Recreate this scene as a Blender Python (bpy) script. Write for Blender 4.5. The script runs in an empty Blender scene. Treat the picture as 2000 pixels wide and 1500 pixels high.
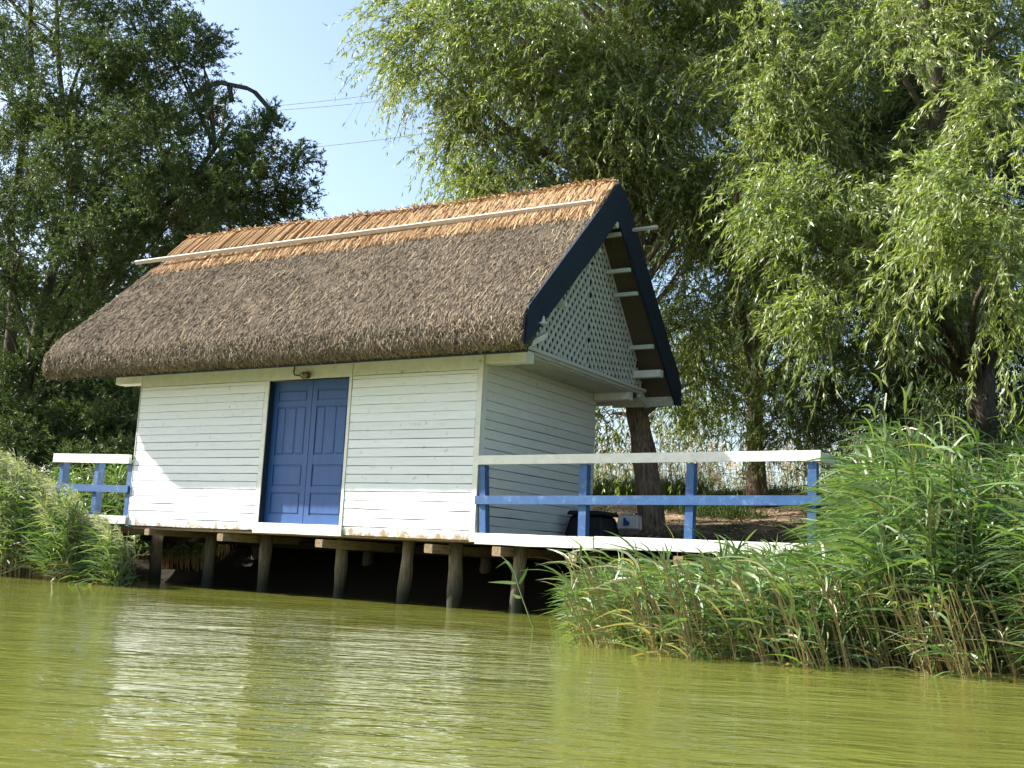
import bpy, math, random
import numpy as np
from mathutils import Vector, Matrix

rng = np.random.default_rng(7)
random.seed(7)
sc = bpy.context.scene
COL = sc.collection

# ------------------------------------------------------------------ camera, sky, sun, exposure
CAM = np.array([7.316, -11.287, 0.621])
XW = np.array([[0.85655, 0.03926, 0.51457], [0.51372, -0.15981, -0.84295], [0.04914, 0.98637, -0.15705]])
FPX = 2162.67
cam = bpy.data.cameras.new('camera')
cam_o = bpy.data.objects.new('camera', cam)
COL.objects.link(cam_o)
cam_o.matrix_world = Matrix.Translation(Vector(CAM)) @ Matrix([list(r) for r in XW]).to_4x4()
cam.sensor_width = 36.0
cam.lens = 36.0 * FPX / 2000.0
cam.clip_start = 0.05
cam.clip_end = 3000
sc.camera = cam_o

SUN = Vector((-2.25, -0.72, 1.57)).normalized()          # towards the sun
world = bpy.data.worlds.new('World')
sc.world = world
world.use_nodes = True
wn = world.node_tree
wn.nodes.clear()
sky = wn.nodes.new('ShaderNodeTexSky')
sky.sky_type = 'NISHITA'
sky.sun_disc = False
sky.sun_elevation = math.asin(SUN.z)
sky.sun_rotation = math.atan2(SUN.x, SUN.y)
sky.altitude = 0
sky.air_density = 1.0
sky.dust_density = 2.0
sky.ozone_density = 1.0
bg = wn.nodes.new('ShaderNodeBackground')
bg.inputs['Strength'].default_value = 0.089
wo = wn.nodes.new('ShaderNodeOutputWorld')
wn.links.new(sky.outputs[0], bg.inputs[0])
wn.links.new(bg.outputs[0], wo.inputs[0])
sun = bpy.data.lights.new('sun', 'SUN')
sun.energy = 4.6
sun.angle = math.radians(0.53)
sun.color = (1.0, 0.95, 0.86)
sun_o = bpy.data.objects.new('sun', sun)
COL.objects.link(sun_o)
sun_o.rotation_euler = SUN.to_track_quat('Z', 'Y').to_euler()
sun_o.location = (0, 0, 30)
vs = sc.view_settings
vs.view_transform = 'Standard'
vs.look = 'None'
vs.gamma = 1
vs.use_curve_mapping = False
vs.exposure = 1.78
sc.cycles.max_bounces = 8
sc.cycles.transparent_max_bounces = 8


# ------------------------------------------------------------------ helpers
def nrm(a):
    return a / (np.linalg.norm(a, axis=-1, keepdims=True) + 1e-9)


class Acc:
    """collects vertices and faces (tris/quads) with a tint per face"""
    def __init__(s):
        s.v = []; s.f = []; s.t = []; s.n = 0; s.m = []

    def add(s, V, F, T=None, mat=0):
        V = np.asarray(V, float).reshape(-1, 3)
        F = np.asarray(F, int)
        if F.shape[1] == 3:
            F = np.concatenate([F, -np.ones((len(F), 1), int) - s.n], 1)
        s.v.append(V); s.f.append(F + s.n)
        s.t.append(np.full(len(F), 0.5) if T is None else np.broadcast_to(np.asarray(T, float), (len(F),)))
        s.m.append(np.full(len(F), mat))
        s.n += len(V)

    def mesh(s, name, mats, smooth=False):
        V = np.concatenate(s.v); F = np.concatenate(s.f); T = np.concatenate(s.t); M = np.concatenate(s.m)
        me = bpy.data.meshes.new(name)
        tri = F[:, 3] < 0
        ln = np.where(tri, 3, 4)
        st = np.concatenate([[0], np.cumsum(ln)[:-1]])
        flat = F.reshape(-1)
        keep = np.ones(F.shape, bool); keep[:, 3] = ~tri
        li = flat[keep.reshape(-1)]
        me.vertices.add(len(V)); me.vertices.foreach_set('co', V.astype(np.float32).ravel())
        me.loops.add(len(li)); me.loops.foreach_set('vertex_index', li.astype(np.int32))
        me.polygons.add(len(F))
        me.polygons.foreach_set('loop_start', st.astype(np.int32))
        me.polygons.foreach_set('loop_total', ln.astype(np.int32))
        me.polygons.foreach_set('material_index', M.astype(np.int32))
        me.update(calc_edges=True)
        a = me.attributes.new('tint', 'FLOAT', 'FACE')
        a.data.foreach_set('value', T.astype(np.float32))
        me.polygons.foreach_set('use_smooth', np.full(len(F), smooth))
        for m in (mats if isinstance(mats, (list, tuple)) else [mats]):
            me.materials.append(m)
        me.validate()
        return me


BOXF = np.array([[0, 1, 3, 2], [4, 6, 7, 5], [0, 4, 5, 1], [2, 3, 7, 6], [0, 2, 6, 4], [1, 5, 7, 3]])


def box(a, x0, x1, y0, y1, z0, z1, t=0.5):
    V = [(x, y, z) for x in (x0, x1) for y in (y0, y1) for z in (z0, z1)]
    a.add(V, BOXF, t)


def beam(a, p, q, w, h, up=(0, 0, 1), t=0.5):
    """a bar from p to q, w wide sideways and h along up"""
    p = np.array(p, float); q = np.array(q, float); d = nrm(q - p)
    s = nrm(np.cross(d, np.array(up, float))); u = np.cross(s, d)
    V = []
    for e in (p, q):
        for i in (-1, 1):
            for j in (-1, 1):
                V.append(e + s * i * w / 2 + u * j * h / 2)
    a.add(V, BOXF, t)


def plank(a, axis, c0, c1, face, th, z0, z1, seed, wob=0.003, segs=9, bev=0.004):
    """a board whose long direction is axis ('x' or 'y') with slightly wavy edges; face is the outer coordinate"""
    r = random.Random(seed)
    n = segs + 1
    prof = []
    ph = [r.uniform(0, 6.28) for _ in range(4)]
    V = []
    for i in range(n):
        u = i / segs; c = c0 + (c1 - c0) * u
        b = z0 + wob * (math.sin(ph[0] + u * 7) + 0.7 * math.sin(ph[1] + u * 17))
        tp = z1 + wob * 0.5 * math.sin(ph[2] + u * 9)
        out = face + (0.002 * math.sin(ph[3] + u * 5)) * (1 if th > 0 else -1)
        ring = [(out + th, b), (out + bev * (1 if th > 0 else -1), b), (out, b + bev), (out, tp - bev), (out + bev * (1 if th > 0 else -1), tp), (out + th, tp)]
        for o, z in ring:
            V.append((c, o, z) if axis == 'x' else (o, c, z))
    F = []
    for i in range(n - 1):
        for j in range(6):
            F.append((i * 6 + j, i * 6 + (j + 1) % 6, (i + 1) * 6 + (j + 1) % 6, (i + 1) * 6 + j))
    e = (n - 1) * 6
    F += [(0, 1, 2, 3), (0, 3, 4, 5), (e, e + 1, e + 2, e + 3), (e, e + 3, e + 4, e + 5)]
    a.add(V, F, r.random())


def tube(a, pts, rad, sides=8, t=0.5, jit=0.0, caps=True):
    pts = np.array(pts, float); n = len(pts)
    rad = np.broadcast_to(np.asarray(rad, float), (n,))
    T = nrm(np.gradient(pts, axis=0))
    ref = np.array([1., 0, 0]) if abs(T[0][0]) < 0.8 else np.array([0, 1., 0])
    V = []
    for i in range(n):
        s = nrm(np.cross(T[i], ref)); u = np.cross(s, T[i]); ref = np.cross(u, s) * 0 + ref
        for k in range(sides):
            an = 2 * math.pi * k / sides
            rr = rad[i] * (1 + jit * (rng.random() - 0.5))
            V.append(pts[i] + rr * (math.cos(an) * s + math.sin(an) * u))
    F = []
    for i in range(n - 1):
        for k in range(sides):
            F.append((i * sides + k, i * sides + (k + 1) % sides, (i + 1) * sides + (k + 1) % sides, (i + 1) * sides + k))
    if caps:
        V += [pts[0], pts[-1]]
        a.add(V, F, t)
        base = a.n - len(V)
        C = []
        for k in range(sides):
            C.append((n * sides, (k + 1) % sides, k))
            C.append((n * sides + 1, (n - 1) * sides + k, (n - 1) * sides + (k + 1) % sides))
        C = np.array(C) + base - a.n
        a.f.append(np.concatenate([C + a.n, -np.ones((len(C), 1), int)], 1)); a.t.append(np.full(len(C), t)); a.m.append(np.zeros(len(C), int))
    else:
        a.add(V, F, t)


def ribbons(a, P, D, L, W, G, K=5, side=None, tint=None, mat=0, shape='leaf', curl=None):
    """many blades at once: centre line P + D*L*s + G*L*s^2, widest near the lower middle"""
    n = len(P)
    s = np.linspace(0, 1, K)
    C = P[:, None] + D[:, None] * (L[:, None] * s)[..., None] + G[:, None] * (L[:, None] * s * s)[..., None]
    T = nrm(D[:, None] + 2 * G[:, None] * s[None, :, None])
    if side is None:
        side = nrm(rng.normal(size=(n, 3)))
    S = nrm(np.cross(T, side[:, None]))
    if shape == 'leaf':
        w = np.sin(np.pi * (0.08 + 0.92 * s) ** 0.75) ** 0.8
        w[-1] = 0.02
    elif shape == 'flat':
        w = np.ones(K)
    else:
        w = 1 - 0.8 * s
    w = (W[:, None] * w[None] * 0.5)[..., None]
    V = np.stack([C - S * w, C + S * w], 2).reshape(-1, 3)
    i = np.arange(n)[:, None] * (2 * K) + np.arange(K - 1)[None] * 2
    F = np.stack([i, i + 1, i + 3, i + 2], -1).reshape(-1, 4)
    t = np.repeat(np.full(n, .5) if tint is None else tint, K - 1)
    a.add(V, F, t, mat)


def tags(o, label=None, cat=None, group=None, kind=None):
    if label: o['label'] = label
    if cat: o['category'] = cat
    if group: o['group'] = group
    if kind: o['kind'] = kind
    return o


def thing(name, loc, label, cat, group=None):
    o = bpy.data.objects.new(name, None)
    o.empty_display_size = 0.2
    o.location = loc
    COL.objects.link(o)
    return tags(o, label, cat, group)


def obj(name, a, mats, parent=None, smooth=False, kind=None, label=None):
    """parts are built in world coordinates; a child of a thing is shifted back by the thing's base"""
    me = a.mesh(name, mats, smooth) if isinstance(a, Acc) else a
    o = bpy.data.objects.new(name, me)
    COL.objects.link(o)
    if parent is not None:
        o.parent = parent
        if parent.type == 'EMPTY' and parent.parent is None:
            o.location = -Vector(parent.location)
    if kind: o['kind'] = kind
    if label: o['label'] = label
    return o


# ------------------------------------------------------------------ materials
def mat(name, base, rough=0.7, spec=0.3, var=None, scale=(8, 8, 8), vamt=0.35, noise=4.0, bump=0.2, bscale=None,
        tint=None, rnd=0.0, dirt=None, trans=0.0, back=None):
    m = bpy.data.materials.new(name); m.use_nodes = True
    nt = m.node_tree; N = nt.nodes; Lk = nt.links
    N.clear()
    out = N.new('ShaderNodeOutputMaterial'); bs = N.new('ShaderNodeBsdfPrincipled')
    bs.inputs['Roughness'].default_value = rough
    bs.inputs['Specular IOR Level'].default_value = spec
    tc = N.new('ShaderNodeTexCoord'); mp = N.new('ShaderNodeMapping')
    mp.inputs['Scale'].default_value = scale
    Lk.new(tc.outputs['Object'], mp.inputs[0])
    nz = N.new('ShaderNodeTexNoise'); nz.inputs['Scale'].default_value = noise; nz.inputs['Detail'].default_value = 6
    nz.inputs['Roughness'].default_value = 0.65
    Lk.new(mp.outputs[0], nz.inputs['Vector'])
    mix = N.new('ShaderNodeMix'); mix.data_type = 'RGBA'
    v = var if var else tuple(c * (1 - vamt) for c in base)
    mix.inputs['A'].default_value = (*v, 1); mix.inputs['B'].default_value = (*base, 1)
    rp = N.new('ShaderNodeMapRange'); rp.inputs['From Min'].default_value = 0.35; rp.inputs['From Max'].default_value = 0.62
    Lk.new(nz.outputs['Fac'], rp.inputs['Value']); Lk.new(rp.outputs[0], mix.inputs['Factor'])
    col = mix.outputs['Result']
    if dirt:                                     # (colour, noise scale, threshold low, threshold high)
        dz = N.new('ShaderNodeTexNoise'); dz.inputs['Scale'].default_value = dirt[1]; dz.inputs['Detail'].default_value = 8
        dz.inputs['Roughness'].default_value = 0.7
        Lk.new(tc.outputs['Object'], dz.inputs['Vector'])
        dr = N.new('ShaderNodeMapRange'); dr.inputs['From Min'].default_value = dirt[2]; dr.inputs['From Max'].default_value = dirt[3]
        Lk.new(dz.outputs['Fac'], dr.inputs['Value'])
        dm = N.new('ShaderNodeMix'); dm.data_type = 'RGBA'; dm.inputs['B'].default_value = (*dirt[0], 1)
        Lk.new(dr.outputs[0], dm.inputs['Factor']); Lk.new(col, dm.inputs['A']); col = dm.outputs['Result']
    if tint:                                     # face attribute runs from one colour to another
        at = N.new('ShaderNodeAttribute'); at.attribute_name = 'tint'
        cr = N.new('ShaderNodeValToRGB'); el = cr.color_ramp.elements
        while len(el) < len(tint): el.new(0.5)
        for e, (p, c) in zip(el, tint):
            e.position = p; e.color = (*c, 1)
        Lk.new(at.outputs['Fac'], cr.inputs[0]); col = cr.outputs[0]
    if rnd:
        oi = N.new('ShaderNodeObjectInfo'); hs = N.new('ShaderNodeHueSaturation')
        mr = N.new('ShaderNodeMapRange'); mr.inputs['To Min'].default_value = 1 - rnd; mr.inputs['To Max'].default_value = 1 + rnd * 0.6
        Lk.new(oi.outputs['Random'], mr.inputs['Value']); Lk.new(mr.outputs[0], hs.inputs['Value']); Lk.new(col, hs.inputs['Color'])
        col = hs.outputs[0]
    if back:                                     # leaves are paler underneath
        ge = N.new('ShaderNodeNewGeometry'); bm = N.new('ShaderNodeMix'); bm.data_type = 'RGBA'
        bm.blend_type = 'MIX'; bm.inputs['B'].default_value = (*back, 1)
        ml = N.new('ShaderNodeMath'); ml.operation = 'MULTIPLY'; ml.inputs[1].default_value = 0.65
        Lk.new(ge.outputs['Backfacing'], ml.inputs[0])
        Lk.new(ml.outputs[0], bm.inputs['Factor']); Lk.new(col, bm.inputs['A']); col = bm.outputs['Result']
    Lk.new(col, bs.inputs['Base Color'])
    if bump:
        bp = N.new('ShaderNodeBump'); bp.inputs['Strength'].default_value = bump; bp.inputs['Distance'].default_value = 0.01
        Lk.new(nz.outputs['Fac'], bp.inputs['Height']); Lk.new(bp.outputs[0], bs.inputs['Normal'])
    if trans:
        tr = N.new('ShaderNodeBsdfTranslucent'); ms = N.new('ShaderNodeMixShader'); ms.inputs[0].default_value = trans
        br = N.new('ShaderNodeMix'); br.data_type = 'RGBA'; br.blend_type = 'MULTIPLY'; br.inputs['Factor'].default_value = 1
        br.inputs['B'].default_value = (1.5, 1.6, 0.7, 1)
        Lk.new(col, br.inputs['A']); Lk.new(br.outputs['Result'], tr.inputs['Color'])
        Lk.new(bs.outputs[0], ms.inputs[1]); Lk.new(tr.outputs[0], ms.inputs[2]); Lk.new(ms.outputs[0], out.inputs[0])
    else:
        Lk.new(bs.outputs[0], out.inputs[0])
    return m


WHITE = (0.78, 0.82, 0.85)
M_wx = mat('white_paint_boards', WHITE, 0.55, 0.3, scale=(1.2, 10, 22), noise=2.5, vamt=0.10, bump=0.25, rnd=0.05,
           dirt=((0.34, 0.31, 0.23), 9.0, 0.585, 0.76))
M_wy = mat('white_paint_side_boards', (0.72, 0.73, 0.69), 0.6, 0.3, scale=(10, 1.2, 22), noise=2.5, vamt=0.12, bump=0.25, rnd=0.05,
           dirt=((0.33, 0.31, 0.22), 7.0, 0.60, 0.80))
M_ww = mat('white_paint_worn', (0.74, 0.74, 0.68), 0.6, 0.3, scale=(3, 3, 3), noise=3, vamt=0.14, bump=0.3, rnd=0.04,
           dirt=((0.24, 0.19, 0.11), 6.0, 0.60, 0.74))
M_lat = mat('white_lattice_paint', (0.56, 0.59, 0.54), 0.65, 0.3, noise=3, vamt=0.15, rnd=0.08)
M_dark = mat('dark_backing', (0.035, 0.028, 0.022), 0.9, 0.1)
M_gap = mat('soffit_grey', (0.50, 0.51, 0.45), 0.7, 0.2, scale=(8, 1, 8), vamt=0.25, dirt=((0.28, 0.24, 0.15), 5, 0.55, 0.75))
M_blue = mat('blue_paint', (0.036, 0.108, 0.27), 0.5, 0.35, scale=(2, 2, 2), noise=5, vamt=0.22, bump=0.2, rnd=0.03,
             dirt=((0.16, 0.26, 0.42), 9.0, 0.54, 0.74))
M_door = mat('door_blue_paint', (0.022, 0.085, 0.265), 0.5, 0.35, scale=(6, 6, 1), noise=4, vamt=0.18, bump=0.15)
M_navy = mat('navy_paint', (0.013, 0.026, 0.052), 0.55, 0.3, scale=(3, 3, 3), noise=4, vamt=0.3, bump=0.3)
M_thatch = mat('thatch_grey', (0.135, 0.108, 0.078), 0.95, 0.05, scale=(30, 6, 6), noise=6, vamt=0.6, bump=1.0)
M_straw = mat('weathered_straw', (0.2, 0.16, 0.12), 0.9, 0.1, bump=0,
              tint=[(0, (0.045, 0.035, 0.030)), (0.42, (0.185, 0.148, 0.107)), (0.8, (0.34, 0.275, 0.19)), (1, (0.48, 0.37, 0.23))])
M_gold = mat('golden_reed', (0.5, 0.3, 0.14), 0.8, 0.15, bump=0,
             tint=[(0, (0.20, 0.115, 0.058)), (0.5, (0.44, 0.275, 0.14)), (1, (0.70, 0.52, 0.31))])
M_bundle = mat('golden_bundle', (0.44, 0.275, 0.14), 0.85, 0.1, scale=(40, 3, 3), noise=4, vamt=0.55, bump=1.0, rnd=0.2)
M_batten = mat('pale_batten_wood', (0.56, 0.50, 0.44), 0.7, 0.2, scale=(1, 20, 20), vamt=0.2)
M_wood = mat('old_pile_wood', (0.20, 0.165, 0.12), 0.9, 0.1, scale=(18, 18, 1.5), noise=3, vamt=0.6, bump=1.0, rnd=0.2)
M_joist = mat('joist_wood', (0.34, 0.25, 0.16), 0.9, 0.1, scale=(12, 2, 12), noise=3, vamt=0.45, bump=0.8, rnd=0.15)
M_bark = mat('willow_bark', (0.27, 0.20, 0.145), 0.95, 0.1, scale=(9, 9, 1.3), noise=3.5, vamt=0.75, bump=1.0)
M_barkd = mat('dark_bark', (0.10, 0.085, 0.065), 0.95, 0.1, scale=(9, 9, 2), noise=3, vamt=0.6, bump=1.0)
M_leafA = mat('willow_leaves', (0.1, 0.15, 0.03), 0.42, 0.5, bump=0, trans=0.38, back=(0.26, 0.30, 0.16),
              tint=[(0, (0.058, 0.100, 0.018)), (0.5, (0.115, 0.165, 0.028)), (1, (0.20, 0.225, 0.045))])
M_leafB = mat('grey_green_leaves', (0.1, 0.15, 0.03), 0.55, 0.22, bump=0, trans=0.22, back=(0.10, 0.13, 0.075),
              tint=[(0, (0.026, 0.050, 0.012)), (0.5, (0.048, 0.085, 0.020)), (1, (0.105, 0.140, 0.030))])
M_twig = mat('twigs', (0.13, 0.11, 0.045), 0.8, 0.2, bump=0)
M_reed = mat('reed_leaves', (0.1, 0.15, 0.03), 0.45, 0.45, bump=0, trans=0.28, back=(0.16, 0.21, 0.10),
             tint=[(0, (0.040, 0.085, 0.022)), (0.5, (0.075, 0.150, 0.035)), (0.9, (0.14, 0.21, 0.06)), (1, (0.30, 0.235, 0.12))])
M_stalk = mat('reed_stalks', (0.3, 0.25, 0.1), 0.7, 0.2, bump=0,
              tint=[(0, (0.10, 0.13, 0.04)), (0.45, (0.20, 0.19, 0.07)), (1, (0.46, 0.31, 0.15))])
M_plume = mat('reed_plumes', (0.4, 0.27, 0.2), 0.9, 0.1, bump=0, trans=0.35,
              tint=[(0, (0.36, 0.22, 0.19)), (1, (0.70, 0.52, 0.46))])
M_plumeL = mat('silver_plumes', (0.4, 0.4, 0.3), 0.7, 0.3, bump=0, trans=0.3,
               tint=[(0, (0.20, 0.23, 0.13)), (1, (0.46, 0.47, 0.34))])
M_grass = mat('grass_blades', (0.06, 0.1, 0.02), 0.7, 0.2, bump=0, trans=0.2,
              tint=[(0, (0.030, 0.058, 0.014)), (1, (0.085, 0.12, 0.03))])
M_litter = mat('fallen_leaf_litter', (0.3, 0.2, 0.1), 0.9, 0.1, bump=0,
               tint=[(0, (0.07, 0.05, 0.03)), (0.6, (0.28, 0.18, 0.09)), (1, (0.50, 0.36, 0.20))])
M_earth = mat('earth', (0.30, 0.22, 0.145), 0.95, 0.1, var=(0.10, 0.075, 0.045), scale=(1, 1, 1), noise=1.6, bump=0.6,
              dirt=((0.045, 0.06, 0.02), 0.9, 0.50, 0.62))
# low ground painted near black: shade under the boathouse, with wet mud at the waterline
nt = M_earth.node_tree; N = nt.nodes; Lk = nt.links
g_ = N.new('ShaderNodeTexCoord'); sx_ = N.new('ShaderNodeSeparateXYZ'); mr_ = N.new('ShaderNodeMapRange'); mm_ = N.new('ShaderNodeMix'); mm_.data_type = 'RGBA'
mr_.inputs['From Min'].default_value = 1.0; mr_.inputs['From Max'].default_value = 1.18
mm_.inputs['A'].default_value = (0.018, 0.015, 0.010, 1)
Lk.new(g_.outputs['Object'], sx_.inputs[0]); Lk.new(sx_.outputs['Z'], mr_.inputs['Value']); Lk.new(mr_.outputs[0], mm_.inputs['Factor'])
pb_ = N['Principled BSDF']; src_ = pb_.inputs['Base Color'].links[0].from_socket
Lk.new(src_, mm_.inputs['B']); Lk.new(mm_.outputs['Result'], pb_.inputs['Base Color'])
M_glass = mat('lamp_glass', (0.38, 0.31, 0.17), 0.3, 0.5, noise=20, vamt=0.5)
M_iron = mat('rusty_iron', (0.10, 0.07, 0.05), 0.8, 0.3, noise=12, vamt=0.5)
M_steel = mat('dark_steel', (0.014, 0.014, 0.02), 1.0, 0.0, bump=0)
M_cable = mat('cable', (0.30, 0.27, 0.28), 0.6, 0.3, bump=0)
M_ceram = mat('white_porcelain', (0.7, 0.68, 0.62), 0.3, 0.5)
M_conc = mat('pole_concrete', (0.36, 0.34, 0.30), 0.9, 0.2)
M_black = mat('black_plastic', (0.012, 0.012, 0.014), 0.6, 0.3)
M_can = mat('white_plastic', (0.62, 0.60, 0.54), 0.45, 0.4, noise=8, vamt=0.12)
M_print = mat('blue_print', (0.035, 0.07, 0.26), 0.5, 0.3, bump=0)

# splash dirt and flaking along the lowest boards
nt = M_wx.node_tree; N = nt.nodes; Lk = nt.links
g_ = N.new('ShaderNodeTexCoord'); sx_ = N.new('ShaderNodeSeparateXYZ'); mr_ = N.new('ShaderNodeMapRange'); mm_ = N.new('ShaderNodeMix'); mm_.data_type = 'RGBA'
nz_ = N.new('ShaderNodeTexNoise'); nz_.inputs['Scale'].default_value = 7; nz_.inputs['Detail'].default_value = 8; nz_.inputs['Roughness'].default_value = 0.75
ad_ = N.new('ShaderNodeMath'); ad_.operation = 'MULTIPLY_ADD'; ad_.inputs[1].default_value = -0.75
mr_.inputs['From Min'].default_value = 0.56; mr_.inputs['From Max'].default_value = 0.46
mm_.inputs['B'].default_value = (0.30, 0.22, 0.13, 1)
Lk.new(g_.outputs['Object'], sx_.inputs[0]); Lk.new(g_.outputs['Object'], nz_.inputs['Vector'])
Lk.new(nz_.outputs['Fac'], ad_.inputs[0]); Lk.new(sx_.outputs['Z'], ad_.inputs[2]); Lk.new(ad_.outputs[0], mr_.inputs['Value']); Lk.new(mr_.outputs[0], mm_.inputs['Factor'])
pb_ = N['Principled BSDF']; src_ = pb_.inputs['Base Color'].links[0].from_socket
Lk.new(src_, mm_.inputs['A']); Lk.new(mm_.outputs['Result'], pb_.inputs['Base Color'])

# pile wood grows darker towards the water
nt = M_wood.node_tree; N = nt.nodes; Lk = nt.links
g_ = N.new('ShaderNodeTexCoord'); sx_ = N.new('ShaderNodeSeparateXYZ'); mr_ = N.new('ShaderNodeMapRange'); mm_ = N.new('ShaderNodeMix'); mm_.data_type = 'RGBA'
mr_.inputs['From Min'].default_value = 0.12; mr_.inputs['From Max'].default_value = 0.48
mm_.inputs['A'].default_value = (0.035, 0.036, 0.024, 1)
Lk.new(g_.outputs['Object'], sx_.inputs[0]); Lk.new(sx_.outputs['Z'], mr_.inputs['Value']); Lk.new(mr_.outputs[0], mm_.inputs['Factor'])
pb_ = N['Principled BSDF']; src_ = pb_.inputs['Base Color'].links[0].from_socket
Lk.new(src_, mm_.inputs['B']); Lk.new(mm_.outputs['Result'], pb_.inputs['Base Color'])

# water: murky green body, rippled glossy surface
M_water = bpy.data.materials.new('green_water'); M_water.use_nodes = True
nt = M_water.node_tree; N = nt.nodes; Lk = nt.links
bs = N['Principled BSDF']
bs.inputs['Roughness'].default_value = 0.03
bs.inputs['IOR'].default_value = 1.45
tc = N.new('ShaderNodeTexCoord')
vr = N.new('ShaderNodeVectorRotate'); vr.rotation_type = 'Z_AXIS'; vr.inputs['Angle'].default_value = math.radians(-27)
Lk.new(tc.outputs['Object'], vr.inputs['Vector'])
heights = []
for (sx, sy, nsc, det, amp, dist) in ((0.5, 1.5, 1.0, 2, 0.8, 0.3), (2.4, 7.0, 1.0, 2, 0.55, 0.8), (7.0, 22.0, 1.0, 2, 0.14, 0.6)):
    mp = N.new('ShaderNodeMapping'); mp.inputs['Scale'].default_value = (sx, sy, 1)
    mp.inputs['Rotation'].default_value = (0, 0, random.uniform(-0.12, 0.12))
    Lk.new(vr.outputs[0], mp.inputs[0])
    nz = N.new('ShaderNodeTexNoise'); nz.inputs['Scale'].default_value = nsc; nz.inputs['Detail'].default_value = det
    nz.inputs['Distortion'].default_value = dist
    Lk.new(mp.outputs[0], nz.inputs['Vector'])
    mu = N.new('ShaderNodeMath'); mu.operation = 'MULTIPLY'; mu.inputs[1].default_value = amp
    Lk.new(nz.outputs['Fac'], mu.inputs[0]); heights.append(mu.outputs[0])
pt_ = N.new('ShaderNodeTexNoise'); pt_.inputs['Scale'].default_value = 0.45; pt_.inputs['Detail'].default_value = 2     # calm and ruffled patches
Lk.new(vr.outputs[0], pt_.inputs['Vector'])
pm_ = N.new('ShaderNodeMapRange'); pm_.inputs['From Min'].default_value = 0.36; pm_.inputs['From Max'].default_value = 0.62
pm_.inputs['To Min'].default_value = 0.45; pm_.inputs['To Max'].default_value = 1.35
Lk.new(pt_.outputs['Fac'], pm_.inputs['Value'])
for i in (1, 2):
    mu = N.new('ShaderNodeMath'); mu.operation = 'MULTIPLY'; Lk.new(heights[i], mu.inputs[0]); Lk.new(pm_.outputs[0], mu.inputs[1]); heights[i] = mu.outputs[0]
h = heights[0]
for k in heights[1:]:
    ad = N.new('ShaderNodeMath'); ad.operation = 'ADD'; Lk.new(h, ad.inputs[0]); Lk.new(k, ad.inputs[1]); h = ad.outputs[0]
bp = N.new('ShaderNodeBump'); bp.inputs['Strength'].default_value = 1.0; bp.inputs['Distance'].default_value = 0.033
Lk.new(h, bp.inputs['Height']); Lk.new(bp.outputs[0], bs.inputs['Normal'])
cn = N.new('ShaderNodeTexNoise'); cn.inputs['Scale'].default_value = 0.35; cn.inputs['Detail'].default_value = 4
Lk.new(vr.outputs[0], cn.inputs['Vector'])
cm = N.new('ShaderNodeMix'); cm.data_type = 'RGBA'
cm.inputs['A'].default_value = (0.112, 0.123, 0.021, 1); cm.inputs['B'].default_value = (0.145, 0.157, 0.032, 1)
Lk.new(cn.outputs['Fac'], cm.inputs['Factor']); Lk.new(cm.outputs['Result'], bs.inputs['Base Color'])


# ------------------------------------------------------------------ ground and water
def sm(x, a, b):
    t = np.clip((x - a) / (b - a), 0, 1)
    return t * t * (3 - 2 * t)


def gnoise(x, y):
    return (np.sin(x * 1.7 + 1.3 * np.sin(y * 0.9)) * np.cos(y * 1.3 + 0.7 * np.sin(x * 1.1)) * 0.5
            + np.sin(x * 4.1 + y * 2.2) * np.cos(y * 3.7 - x * 1.2) * 0.25)


def ground_z(x, y):
    x = np.asarray(x, float); y = np.asarray(y, float)
    s = -2.3 * sm(x, 4.4, 6.0) - 0.5 * sm(-x, 7.0, 9.0)
    d = y - s
    z = np.interp(d, [-40, -3, -0.5, 0.9, 1.4, 2.2, 3.1, 4.5, 7.0, 9.0, 11.0, 16, 60, 900],
                  [-1.5, -0.9, -0.45, -0.12, 0.05, 0.45, 1.0, 1.22, 1.75, 2.12, 2.05, 1.5, 1.2, 1.2])
    z = z - 0.25 * sm(-x, 9.0, 12.0) * sm(y, 1, 5)
    return z + 0.05 * gnoise(x, y) * sm(d, 0.5, 2.0)


def spaced(c, near, far, n1, n2):
    a = np.linspace(c - near, c + near, n1)
    g = np.geomspace(1, far / near, n2)[1:] * near
    return np.concatenate([c - g[::-1], a, c + g])


gx = spaced(-3, 16, 900, 150, 16); gy = spaced(4, 12, 900, 130, 16)
GX, GY = np.meshgrid(gx, gy, indexing='ij')
GZ = ground_z(GX, GY)
nx, ny = GX.shape
idx = np.arange(nx * ny).reshape(nx, ny)
F = np.stack([idx[:-1, :-1], idx[1:, :-1], idx[1:, 1:], idx[:-1, 1:]], -1).reshape(-1, 4)
a = Acc(); a.add(np.stack([GX, GY, GZ], -1).reshape(-1, 3), F)
obj('ground', a, M_earth, smooth=True, kind='structure')
a = Acc()
a.add([(-900, -900, 0), (900, -900, 0), (900, 7, 0), (-900, 7, 0)], [(0, 1, 2, 3)])
obj('water', a, M_water, kind='structure')

# ------------------------------------------------------------------ the boathouse
H = thing('boathouse', (-3.05, 1.55, 0), 'white boarded boathouse on wooden piles with thatched gable roof and blue double door', 'boathouse')
ZB, ZT, DP = 0.83, 3.12, 3.12
XL, DL, DR = -6.15, -3.53, -2.10
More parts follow.
